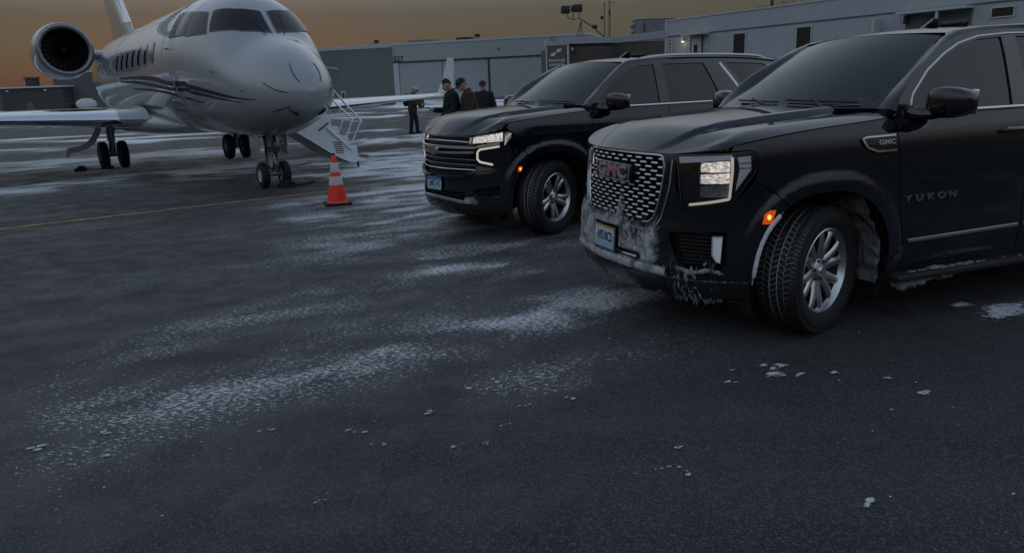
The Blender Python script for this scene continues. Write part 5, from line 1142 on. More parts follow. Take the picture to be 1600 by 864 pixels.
f = box(L2, 'double_door', 4.3, 6.2, -.12, -.06, 0, 2.7, 'siding_trim'); box(f, 'door_pane', 4.6, 5.1, -.15, -.125, 1.2, 2.3, 'pane'); box(f, 'door_pane', 5.4, 5.9, -.15, -.125, 1.2, 2.3, 'pane')
# ---- far vehicles
Tk = empty('tank_truck', (-70.5, 124, 0)); tag(Tk, 'small white rounded tank truck parked by the far left hangar', 'truck')
b = MB(); b.sphere((2.2, 0, 1.75), (1.7, 1.0, .95), 'vehicle_white', 18, 10); b.build('tank', Tk); MB().box((1.6, 0, .75), (4.6, 1.5, .25), 'steel_dark').build('frame', Tk); MB().box((-.5, 0, 1.35), (1.1, 1.7, 1.2), 'steel_dark', bev=.12).build('cab', Tk)
for x in (-.4, 1.6, 3.0):
    for y in (-.75, .75): MB().lathe([(.0, -.12), (.42, -.12), (.45, -.05), (.45, .05), (.42, .12), (0, .12)], 'rubber', 18, axis='y', M=Matrix.Translation((x, y, .45))).build('wheel', Tk)
Pk = empty('parked_pickup', (3.7, 140, 0), .15); tag(Pk, 'small pale blue and white utility pickup standing before the hangar doors', 'pickup')
MB().box((.2, 0, .85), (4.0, 1.8, .6), 'vehicle_white', bev=.1).build('body', Pk); MB().box((.2, 0, 1.5), (1.9, 1.6, .75), 'pane', bev=.15, taper=None).build('cab', Pk); MB().box((.2, 0, 1.93), (1.7, 1.5, .08), 'vehicle_white', bev=.02).build('roof', Pk); MB().box((.2, 0, 2.05), (1.5, .3, .14), 'steel_dark').build('light_bar', Pk)
for x in (-1.2, 1.5):
    for y in (-.85, .85): MB().lathe([(.0, -.11), (.36, -.11), (.38, -.05), (.38, .05), (.36, .11), (0, .11)], 'rubber', 18, axis='y', M=Matrix.Translation((x, y, .38))).build('wheel', Pk)
# ---- bare tree behind the sided building
def tree(loc, h, seed, label):
    rg = random.Random(seed); t = empty('bare_tree', loc); tag(t, label, 'tree', 'bare trees behind the sided building'); tr = MB(); cr = MB()
    def br(p, d, L, r, lvl, mb):
        q = [p]; dd = Vector(d)
        for k in range(4):
            dd = (dd+Vector((rg.uniform(-.18, .18), rg.uniform(-.18, .18), rg.uniform(-.02, .14)))).normalized(); q.append(q[-1]+dd*L/4)
        mb.tube(q, [r, r*.9, r*.8, r*.7, r*.55], 'bark', 6 if lvl < 2 else 4, cap=False)
        if lvl < 4:
            for k in range(5 if lvl == 0 else 4):
                i = rg.randint(1, 4) if lvl else rg.randint(2, 4); ang = rg.uniform(0, 2*PI); nd = (dd*.75+Vector((math.cos(ang), math.sin(ang), rg.uniform(.1, .6)))*.75).normalized(); br(q[i], nd, L*rg.uniform(.5, .72), r*.5, lvl+1, cr)
    br(Vector((0, 0, 0)), (0, 0, 1), h*.45, .22, 0, tr); tr.build('trunk', t); cr.build('crown', t)
tree((30.5, 85, 0), 11.5, 5, 'bare leafless tree showing over the sided building roof, left one'); tree((34.5, 88, 0), 12, 9, 'bare leafless tree showing over the sided building roof, right one')
mat('jet_white', (.34, .365, .395), .3, coat=1, coat_r=.02, var=.03, vscale=2)
mat('jet_stripe', (.012, .013, .018), .55)
mat('jet_grey', (.3, .31, .32), .35, var=.06, vscale=3)
mat('cockpit_glass', (.010, .008, .012), .05, spec=.4)
mat('cabin_glass', (.018, .018, .02), .1, coat=.8)
mat('window_frame', (.17, .18, .19), .4)
mat('polished', (.72, .74, .77), .12, metal=1, rvar=.04, vscale=4)
mat('lip_metal', (.28, .29, .3), .42, metal=.9)
mat('fan', (.012, .012, .014), .5, metal=.5)
mat('gear_metal', (.3, .31, .33), .4, metal=.7, var=.3, vscale=12)
mat('gear_white', (.55, .56, .57), .4, var=.1)
mat('hose', (.015, .015, .015), .5)
mat('stair_white', (.80, .85, .90), .45, var=.08, vscale=5)
mat('stair_grip', (.05, .05, .055), .8)
def airfoil(n=14, tk=.12):
    x = (1-np.cos(np.linspace(0, PI, n)))/2; y = 5*tk*(.2969*np.sqrt(x)-.126*x-.3516*x**2+.2843*x**3-.1015*x**4)
    return np.r_[np.stack([x, y], 1)[::-1], np.stack([x, -y*.75], 1)[1:]]
def wing_loft(secs, m, le=None, tk=.12):
    """secs: (le_x, y, z, chord, thickness, twist up-axis 'z' or 'y') ; x forward"""
    af = airfoil(14)
    G = []
    for (lx, y, z, c, t, ax) in secs:
        k = t/.12
        G.append([(lx-u*c, y, z+v*c*k) if ax == 'z' else (lx-u*c, y+v*c*k, z) for u, v in af])
    return np.array(G)
def wing_part(name, G, m, parent, rng_idx=None):
    g = G if rng_idx is None else G[:, rng_idx]
    b = MB(); b.grid(g, m, wv=rng_idx is None)
    if rng_idx is None: b.f += [tuple(range(g.shape[1])), tuple((g.shape[0]-1)*g.shape[1]+i for i in range(g.shape[1]))]; b.m += [0, 0]
    return b.build(name, parent, 50)
def jet_wheel(parent, loc, r, wd, rim):
    w = empty('gear_wheel', loc, 0, parent)
    b = MB(); b.lathe([(r*.56, -wd/2), (r*.75, -wd*.5), (r*.93, -wd*.42), (r, -wd*.25), (r, wd*.25), (r*.93, wd*.42), (r*.75, wd*.5), (r*.56, wd/2)], 'rubber', 36, axis='y')
    for k in (-.15, 0, .15): b.lathe([(r+.001, wd*(k-.02)), (r-.004, wd*k), (r+.001, wd*(k+.02))], 'matte_black', 36, axis='y')
    b.build('tyre', w)
    h = MB(); h.lathe([(r*.57, -wd*.42), (r*.5, -wd*.3), (r*.2, -wd*.34), (0, -wd*.36)], rim, 24, axis='y'); h.lathe([(r*.57, wd*.42), (r*.5, wd*.3), (r*.2, wd*.34), (0, wd*.36)], rim, 24, axis='y')
    for k in range(8):
        a = 2*PI*k/8
        for s in (-1, 1): h.lathe([(0, s*wd*.37), (r*.05, s*wd*.37), (r*.05, s*wd*.25)], 'gear_metal', 6, axis='y', M=Matrix.Translation((r*.33*math.cos(a), 0, r*.33*math.sin(a))))
    h.build('wheel_hub', w); return w
def make_jet():
    J = empty('business_jet', (*JET_POS, 0), JET_YAW)
    tag(J, 'white twin-engine business jet with dark swoosh stripes and its airstair lowered', 'aircraft')
    A = np.r_[np.linspace(0, 1, 14)**1.6*.55-2.38, np.linspace(-1.75, 2.2, 56), np.linspace(2.4, 10.5, 24), np.linspace(11, 17.95, 16)]
    T = np.linspace(-PI, PI, 109)[:-1]; AA, TT = np.meshgrid(A, T, indexing='ij')
    b = MB(); b.grid(fus(AA, TT), 'jet_white', wv=True); n = len(T); b.f += [tuple(range(n)), tuple((len(A)-1)*n+i for i in range(n))]; b.m += [0, 0]
    b.build('fuselage', J, 60)
    fp = lambda name, poly, m, d=.004, parent=J, res=.05, th=.004: panel(name, [(a, R(t)) for a, t in poly], lambda u, v: fus(u, v, d), m, parent, res=res, th=th)
    for s in (1, -1):
        sg = lambda q: [(a, s*t) for a, t in q]
        for q, fr in (([(-.88, 3.2), (-.65, 3), (-.42, 3), (-.36, 12), (-.25, 23), (.04, 38), (-.07, 46), (-.18, 55), (-.30, 51), (-.47, 44), (-.70, 29), (-.80, 17)], 0), ([(-.09, 59), (.03, 50), (.17, 42), (.67, 46), (1.30, 47), (1.28, 58), (1.30, 68), (.85, 68), (.47, 66.5), (.15, 63)], 0)):
            q2 = sg(q); c = np.mean(q2, 0); fr_ = [tuple(c+(np.array(p)-c)*(1+.045)) for p in q2]
            f = fp('window_frame', fr_, 'window_frame', .006); fp('cockpit_window', q2, 'cockpit_glass', .011, f)
        # cabin windows
        for k in range(7):
            a0 = 2.62+k*.70
            if s > 0 and a0 < 3.0: continue
            q = [(a0+.12*math.copysign(abs(math.cos(t))**.6, math.cos(t)), 77+8.2*math.copysign(abs(math.sin(t))**.6, math.sin(t))) for t in np.linspace(0, 2*PI, 17)[:-1]]
            f = fp('cabin_window_frame', [((a-a0)*1.22+a0, s*((t-77)*1.18+77)) for a, t in q], 'jet_grey', .004); fp('cabin_window', sg(q), 'cabin_glass', .009, f)
        # swoosh stripes (painted, laid just proud)
        for pts, w0 in (([(6.5, 92.), (4.0, 95.5), (2.6, 98.5), (1.48, 103.5), (-.35, 104), (-1.1, 102.5), (-1.6, 101.5)], 1.9), ([(6.5, 95.5), (4.16, 99.5), (1.5, 108), (-.28, 108.5), (-1.26, 107)], 1.5), ([(5.2, 104), (3, 108), (1.66, 112), (.9, 116.5), (.2, 116.5)], 1.1)):
            c = catmull(pts, 8); wd = np.interp(np.linspace(0, 1, len(c)), [0, .2, .6, 1], [.5, 1, 1, .15])*w0
            fp('stripe', [(a, s*(t-w)) for (a, t), w in zip(c, wd)]+[(a, s*(t+w)) for (a, t), w in list(zip(c, wd))[::-1]], 'jet_stripe', .007, res=.05, th=.003)
        for (a0, t0), (a1, t1) in (((-1.79, 76), (-2.2, 88)), ((-2.02, 24), (-2.3, 46)), ((-1.8, 125.5), (-2.16, 126)),):
            L = [tuple(fus(a0+(a1-a0)*k, R(s*(t0+(t1-t0)*k)), .004)) for k in np.linspace(0, 1, 8)]; MB().tube(L, .008, 'jet_stripe', 5).build('lightning_strip', J)
        # nose taxi lights
        c = fus(-2.08, R(s*146), .002); nn = fus(-2.08, R(s*146), .1)-c; M = frame_mat(c, Vector(nn).orthogonal(), Vector(nn).cross(Vector(nn).orthogonal()))
        o = MB(); o.lathe([(0, .004), (.075, .004), (.088, .0), (.088, -.02)], 'cockpit_glass', 20, M=M); o.build('nose_light', J)
        for (a, t) in ((-.44, 85), (.07, 117), (1.29, 77), (-1.27, 90)):
            p = fus(a, R(s*t), 0); q = fus(a, R(s*t), .05); o = MB(); o.tube([tuple(p), tuple(q), (q[0]+.10, q[1], q[2])], [.016, .012, .006], 'gear_metal', 6); o.build('air_probe', J)
    # wiper on each windscreen
    for s in (1, -1): MB().tube([tuple(fus(a, R(s*t), .022)) for a, t in ((-.93, 10), (-.8, 12), (-.6, 13), (-.5, 13))], .008, 'hose', 5).build('wiper', J)
    for a in (1.9, 3.4): MB().prism([(0, 0), (-.16, 0), (-.14, .2), (-.09, .2)], -.008, .008, 'jet_stripe', M=Matrix.Translation((-a, 0, 3.61)) @ Matrix.Rotation(PI/2, 4, 'X')).build('antenna_blade', J, smooth=0)
    # seams: panel line behind flight deck
    for a in (1.75, 7.4): MB().tube([tuple(fus(a, t, .001)) for t in np.linspace(-PI, PI, 50)], .004, 'window_frame', 4, cap=False).build('skin_joint', J)
    # belly fairing
    Fg = []
    for a in np.linspace(3.3, 11.6, 26):
        k = math.sin(PI*np.clip((a-3.3)/8.3, 0, 1))**.5 if 3.3 < a < 11.6 else 0; hw = .4+1.30*k; zb = 1.02-.20*k; zt = 1.1+.50*k
        Fg.append([(-a, hw*math.copysign(abs(math.sin(t))**.75, math.sin(t)), (zb+zt)/2+(zt-zb)/2*math.copysign(abs(math.cos(t))**.8, math.cos(t))) for t in np.linspace(-PI, PI, 37)[:-1]])
    b = MB(); b.grid(Fg, 'jet_white', wv=True); b.build('belly_fairing', J, 60)
    # wings
    for s in (1, -1):
        W = empty('wing', (0, 0, 0), 0, J)
        secs = [(-(4.5), s*1.2, 1.27, 4.9, .13, 'z'), (-4.95, s*1.75, 1.28, 4.35, .125, 'z'), (-6.2, s*4.2, 1.36, 3.2, .115, 'z'), (-7.55, s*7., 1.46, 2.2, .11, 'z'), (-8.65, s*9.2, 1.54, 1.5, .10, 'z'), (-8.78, s*9.42, 1.56, 1.4, .09, 'z')]
        G = wing_loft(secs, None); wing_part('wing_skin', G, 'jet_white', W)
        # polished leading edge slipped over the front
        G2 = wing_loft([(lx+.012, y, z, c*1.003, t*1.02, ax) for lx, y, z, c, t, ax in secs[1:-1]], None); k = len(airfoil(14))//2
        wing_part('leading_edge', G2, 'polished', W, slice(k-5, k+6))
        # winglet
        wl = wing_loft([(-8.78, s*9.42, 1.56, 1.4, .09, 'z'), (-8.95, s*9.60, 1.64, 1.15, .085, 'y'), (-9.1, s*9.72, 2.05, .85, .08, 'y'), (-9.3, s*9.86, 2.55, .6, .07, 'y'), (-9.42, s*9.93, 2.82, .45, .06, 'y')], None)
        wing_part('winglet', wl, 'jet_white', W)
        # landing light recess at the root, flap track fairings
        MB().box((-5.02, s*1.9, 1.22), (.05, .42, .07), 'cockpit_glass', bev=.01, M=None).build('landing_light', W)
        for y, a, z in ((2.9, 7.9, 1.18), (5.0, 8.4, 1.27), (7.2, 8.8, 1.36)):
            P = [(-(a+1.5*k), s*y, z-.02) for k in np.linspace(0, 1, 9)]; MB().tube(P, [.01+.10*math.sin(PI*k**.7)**.8 for k in np.linspace(0, 1, 9)], 'jet_white', 10).build('flap_fairing', W)
        for k in range(3): MB().tube([(-(9.75+.1*k), s*(8.2+.4*k), 1.49), (-(10.2+.1*k), s*(8.2+.4*k), 1.49)], .006, 'hose', 4).build('static_wick', W)
        # engine nacelle
        E = empty('engine', (-9.9, s*2.06, 3.10), 0, J)
        pr = [(.50, -.55), (.52, -.3), (.555, -.08), (.60, -.01), (.63, .0), (.665, -.03), (.70, -.12), (.735, -.4), (.75, -.9), (.745, -1.6), (.71, -2.4), (.62, -3.1), (.55, -3.55), (.5, -3.6), (.5, -2.8)]
        lip = pr[2:7]; b = MB(); b.lathe(pr[:3], 'fan', 48, axis='x'); b.lathe(pr[6:], 'jet_white', 48, axis='x'); b.build('nacelle', E, 50)
        b = MB(); b.lathe(lip, 'lip_metal', 48, axis='x'); b.build('inlet_lip', E, 60)
        b = MB(); b.lathe([(0, -.25), (.06, -.3), (.12, -.42), (.16, -.58)], 'fan', 24, axis='x'); b.build('spinner', E, 60)
        bl = MB(); bl.grid([[(-.50-.05*k, -.035+.02*k, .14+.37*k) for k in np.linspace(0, 1, 5)], [(-.58+.02*k, .035+.035*k, .14+.37*k) for k in np.linspace(0, 1, 5)]], 'fan'); bm_ = bl.mesh('fan_blade')
        for k in range(24): link('fan_blade', bm_, E, Matrix.Rotation(2*PI*k/24, 4, 'X'))
        b = MB(); b.lathe([(0, -.75), (.52, -.75)], 'matte_black', 32, axis='x'); b.lathe([(.3, -4.0), (.36, -3.5), (.4, -2.9)], 'dark_metal', 32, axis='x'); b.build('engine_core', E)
        py = wing_loft([(-.75, -s*.60, -.08, 2.6, .11, 'z'), (-.55, -s*1.0, -.12, 2.9, .12, 'z')], None); wing_part('pylon', py, 'jet_white', E)
        # tailplane half
        wing_part('tailplane', wing_loft([(-14.6, 0, 6.22, 2.5, .1, 'z'), (-15.9, s*3.1, 6.15, 1.2, .09, 'z')], None), 'jet_white', J)
    # fin with dorsal fillet
    wing_part('fin', wing_loft([(-11.7, 0, 3.5, 4.2, .07, 'y'), (-11.9, 0, 3.8, 3.7, .085, 'y'), (-12.15, 0, 4.05, 3.4, .09, 'y'), (-14.5, 0, 6.15, 2.4, .10, 'y'), (-14.7, 0, 6.35, 2.2, .09, 'y')], None), 'jet_white', J)
    wing_part('fin_leading_edge', wing_loft([(-12.12, 0, 4.05, 3.43, .095, 'y'), (-14.47, 0, 6.15, 2.43, .105, 'y')], None), 'polished', J, slice(9, 18))
    # nose gear
    N = empty('nose_gear', (0, 0, 0), 0, J)
    b = MB(); b.tube([(-.05, 0, 1.1), (-.02, 0, .62), (0, 0, .36)], [.085, .08, .07], 'gear_white', 14); b.tube([(0, 0, .4), (0, 0, .24)], [.05, .05], 'polished', 12); b.tube([(0, -.22, .235), (0, .22, .235)], .035, 'gear_metal', 10); b.build('strut', N)
    b = MB(); b.tube([(.10, 0, .62), (.15, 0, .45), (.05, 0, .30)], [.022, .02, .02], 'gear_metal', 8); b.tube([(-.05, 0, .7), (-.65, 0, 1.1)], .03, 'gear_metal', 8); b.build('torque_link', N)
    hs = MB(); rg = np.random.default_rng(3)
    for k in range(9):
        a = rg.uniform(0, 2*PI); r0 = rg.uniform(.09, .14); P = [(r0*math.cos(a+z)-.03, r0*math.sin(a+z*1.3), z) for z in (1.02, .85, .7, .55, .42, .33)]
        hs.tube(catmull(P, 3), .009+.004*rg.random(), 'hose' if k % 3 else 'gear_metal', 5)
    hs.box((.09, .06, .78), (.1, .09, .14), 'gear_metal', bev=.01); hs.box((.1, -.05, .66), (.09, .08, .09), 'gear_white', bev=.01); hs.build('hydraulic_lines', N)
    for s in (1, -1):
        l_ = MB(); l_.lathe([(0, .04), (.05, .04), (.06, .02), (.055, -.03), (.02, -.05)], 'polished', 16, axis='x', M=Matrix.Translation((.14, s*.06, .70))); l_.build('taxi_light', N)
        d = MB(); d.box((-.12, s*.26, .80), (.55, .018, .40), 'jet_white', bev=.006); d.build('gear_door', N)
        jet_wheel(N, (0, s*.20, .235), .235, .15, 'gear_white')
    # main gear
    for s in (1, -1):
        Mg = empty('main_gear', (-7.9, s*1.59, 0), 0, J)
        b = MB(); b.tube([(0, 0, 1.25), (0, 0, .7)], [.10, .095], 'gear_white', 14); b.tube([(0, 0, .72), (-.02, 0, .34)], [.07, .07], 'gear_metal', 12); b.tube([(-.02, -.28, .34), (-.02, .28, .34)], .05, 'gear_metal', 10); b.tube([(0, 0, .95), (0, -s*.75, 1.2)], .035, 'gear_metal', 8); b.tube([(-.14, 0, .75), (-.26, 0, .55), (-.06, 0, .36)], .03, 'gear_metal', 8); b.build('strut', Mg)
        b = MB(); b.tube([(.08, .05, 1.2), (.12, .06, .8), (.09, .1, .45)], .012, 'hose', 5); b.tube([(.07, -.05, 1.2), (.13, -.04, .75), (.07, -.1, .42)], .012, 'hose', 5); b.build('hydraulic_lines', Mg)
        for k in (-1, 1): jet_wheel(Mg, (-.02, k*.23, .345), .345, .22, 'gear_metal')
        # cranked strut door hanging outboard, seen flat from the front
        up_ = [(.30, 1.18), (.36, 1.0), (.47, .82), (.62, .68), (.80, .62), (.98, .60), (1.06, .56), (1.10, .34)]; lo_ = [(1.03, .36), (.98, .46), (.80, .48), (.60, .54), (.42, .66), (.28, .86), (.20, 1.05), (.17, 1.18)]
        MB().prism([(s*y, z) for y, z in up_+lo_], -.03, .03, 'gear_white', M=Matrix(((0, 0, 1, .16), (1, 0, 0, 0), (0, 1, 0, 0), (0, 0, 0, 1)))).build('gear_door', Mg, 20)
    # airstair: curved door skin with steps, side plates and rails
    S = empty('airstair', (0, 0, 0), 0, J)
    a0, a1 = 1.92, 2.76
    skin = catmull([(1.10, .96), (1.34, .80), (1.58, .64), (1.96, .38), (2.25, .22), (2.49, .13)], 5)
    outl = [(1.42, 1.02), (1.94, 1.23), (2.02, 1.19), (2.02, .99), (2.14, .98), (2.18, .97), (2.18, .80), (2.24, .765), (2.38, .76), (2.40, .74), (2.40, .54), (2.58, .52), (2.60, .50), (2.60, .27), (2.79, .2), (2.79, .165), (2.49, .145)]
    sk = [tuple(p) for p in skin[::-1]]
    for a in (a0, a1-.02):
        MB().prism([(y, z) for y, z in outl]+sk[1:-1]+[(1.12, .97)], 0, .02, 'stair_white', M=Matrix(((0, 0, -1, -a), (1, 0, 0, 0), (0, 1, 0, 0), (0, 0, 0, 1)))).build('side_plate', S, smooth=0)
    MB().grid([[(-a, y-.02, z-.022) for y, z in skin] for a in (a0-.02, a1+.02)], 'jet_grey').grid([[(-a, y, z) for y, z in skin] for a in (a0-.02, a1+.02)], 'stair_white').build('door_skin', S)
    for (y0, y1, z) in ((1.6, 1.98, 1.16), (1.86, 2.16, .96), (2.08, 2.38, .74), (2.3, 2.58, .5), (2.52, 2.8, .18)):
        t = MB(); t.box((-(a0+a1)/2, (y0+y1)/2, z), (a1-a0-.04, y1-y0, .03), 'stair_white'); t.box((-(a0+a1)/2, (y0+y1)/2, z+.018), (a1-a0-.1, y1-y0-.05, .006), 'stair_grip'); t.build('tread', S)
        if z > .3: MB().box((-(a0+a1)/2, y1-.01, z-.11), (a1-a0-.06, .012, .2), 'stair_white').build('riser', S)
    for k in range(6):
        MB().tube([(-a0+.006, 2.02+.012*k+.0, .62-.045*k), (-a0+.006, 2.22+.012*k-.03*(k > 4), .60-.045*k)], .009, 'stair_grip', 5).build('vent_louvre', S)
    MB().tube([(-a0+.03, 1.9, .95), (-a0+.03, 2.46, .42)], .026, 'stair_white', 8).build('gas_strut', S)
    MB().tube([(-a0+.04, 1.70, .90), (-a0+.04, 1.95, 1.06)], .016, 'hose', 6).build('latch_rod', S)
    for a, q in ((a0+.02, ((1.45, 2.55), (2.05, 1.86), (2.77, 1.04))), (a1+.02, ((1.6, 2.4), (2.39, 1.61), (2.94, 1.05)))):
        r = MB(); r.tube([(-a, y, z) for y, z in q], .021, 'polished', 8); e = q[2]; k = .12 if a < 2.4 else .02
        r.tube([(-a, e[0], e[1]), (-a, e[0]-.26, e[1]+.02), (-a, e[0]-.42+k*.5, .76)], .015, 'stair_white', 6); r.tube([(-a, e[0]-.02, e[1]), (-a, e[0]-.30, .56)], .015, 'stair_white', 6); r.build('handrail', S)
    MB().box((-a0-.3, 2.72, .08), (.04, .04, .16), 'stair_grip').build('support_foot', S)
    MB().tube([(-a0+.02, 2.62, .27), (-a0+.02, 2.74, .29), (-a0+.02, 2.83, .26)], .014, 'hose', 6).build('rubber_bumper', S)
    # doorway: black sheet on the skin stands in for the dark opening
    panel('doorway', [(a0-.05, R(48)), (a1+.05, R(48)), (a1+.05, R(118)), (a0-.05, R(118))], lambda u, v: fus(u, v, .006), 'matte_black', J, res=.08, th=.004)
    MB().box((-(a0+.1), 1.42, 2.27), (.14, .2, .19), 'stair_white', bev=.015).build('door_locker', J); MB().box((-(a0+.1), 1.44, 2.375), (.16, .24, .025), 'stair_white', bev=.006).build('door_shelf', J)
    return J
make_jet()
yukon(); tahoe()
# ------------------------------------------------------------------ traffic cone, wheel chocks
mat('cone_orange', (.9, .035, .018), .45, var=.08, vscale=12, emit=(1, .06, .02), estr=.0)
mat('cone_band', (.5, .48, .48), .35, var=.15, vscale=25)
mat('chock', (.012, .012, .012), .8)
C_ = empty('traffic_cone', (-2.66, 11.4, 0), .35); C_.scale = (1.07,)*3; tag(C_, 'orange traffic cone with two pale reflective bands on a black base', 'traffic cone')
def cr(z): return .145-.118*(z-.03)/.68
b = MB(); b.box((0, 0, .017), (.37, .37, .034), 'chock', bev=.012); b.build('cone_base', C_)
b = MB(); b.lathe([(.16, .034), (.15, .05), (cr(.06), .06), (cr(.69), .69), (cr(.70)-.004, .705), (.018, .71), (.018, .69)], 'cone_orange', 40); b.build('cone_body', C_)
for z0, z1 in ((.285, .405), (.465, .60)): b = MB(); b.lathe([(cr(z0)+.001, z0), (cr(z0)+.003, z0+.002), (cr(z1)+.003, z1-.002), (cr(z1)+.001, z1)], 'cone_band', 40); b.build('reflective_band', C_)
b = MB(); b.lathe([(0, .735), (.02, .733), (.026, .72), (.022, .705), (.0, .70)], 'chock', 16); b.build('cone_tip', C_)
def chocks(loc, rz, gap, label, rope):
    c = empty('wheel_chock', loc, rz); tag(c, label, 'wheel chock', 'wheel chocks by the jet')
    pr = [(-.14, 0), (.14, 0), (.13, .07), (.06, .12), (-.02, .125), (-.13, .05)]
    MB().prism(pr, -.17, .17, 'chock', M=Matrix.Rotation(PI/2, 4, 'X')).build('block', c, 20)
    if gap: MB().prism([(-a, b_) for a, b_ in pr], -.1, .1, 'chock', M=Matrix.Translation((gap, .1, 0)) @ Matrix.Rotation(PI/2, 4, 'X')).build('block', c, 20)
    MB().tube(catmull(rope, 5), .011, 'chock', 6).build('rope', c)
chocks((-4.17, 13.93, 0), R(30), 0, 'black wheel chock with a looped rope at the jet nose wheel', [(.1, 0, .05), (.25, .12, .02), (.42, .28, .015), (.6, .42, .015), (.62, .3, .015), (.42, .1, .015), (.2, -.02, .015), (.1, -.05, .05)])
chocks((-10.93, 19.05, 0), R(25), .62, 'black wheel chock with a cord lying beside the main gear tyre at left', [(.1, 0, .06), (.3, .03, .02), (.5, .08, .03), (.6, .1, .05)])
# ------------------------------------------------------------------ people
mat('skin', (.46, .27, .20), .55, var=.1, vscale=20)
mat('black_jacket', (.008, .009, .012), .85, var=.3, vscale=15, bump=.3, bscale=25)
mat('olive_jacket', (.032, .029, .024), .9, var=.3, vscale=15, bump=.3, bscale=25)
mat('brown_jacket', (.045, .033, .026), .9, var=.3, vscale=15, bump=.3, bscale=25)
mat('trousers', (.010, .011, .015), .9, var=.3, vscale=15)
mat('shoe', (.01, .01, .01), .6)
mat('hair', (.016, .011, .008), .8)
mat('grey_hair', (.25, .24, .23), .8)
mat('navy_cap', (.010, .02, .032), .8)
mat('pale_cap', (.42, .45, .5), .8)
mat('red_brown', (.06, .025, .018), .7)
mat('phone', (.02, .02, .025), .2)
mat('eye', (.02, .015, .01), .3)
mat('lip', (.22, .09, .08), .5)
def blob(name, parts, m, parent, voxel=.012, smooth=3):
    b = MB()
    for p in parts:
        if p[0] == 't': b.tube(p[1], list(p[2]), m, 12); [b.sphere(tuple(c), r*.995, m, 12, 8) for c, r in zip(p[1], p[2])]
        else: b.sphere(p[1], p[2], m, 16, 10)
    me = b.mesh(name, 60); o = link(name, me)
    r = o.modifiers.new('r', 'REMESH'); r.mode = 'VOXEL'; r.voxel_size = voxel; r.use_smooth_shade = True
    s = o.modifiers.new('s', 'SMOOTH'); s.iterations = smooth; s.factor = .5
    dg = bpy.context.evaluated_depsgraph_get(); ev = bpy.data.meshes.new_from_object(o.evaluated_get(dg)); bpy.data.objects.remove(o)
    ev.name = name; ev.materials.clear(); ev.materials.append(MATS[m]); ev.polygons.foreach_set('use_smooth', [True]*len(ev.polygons))
    return link(name, ev, parent)
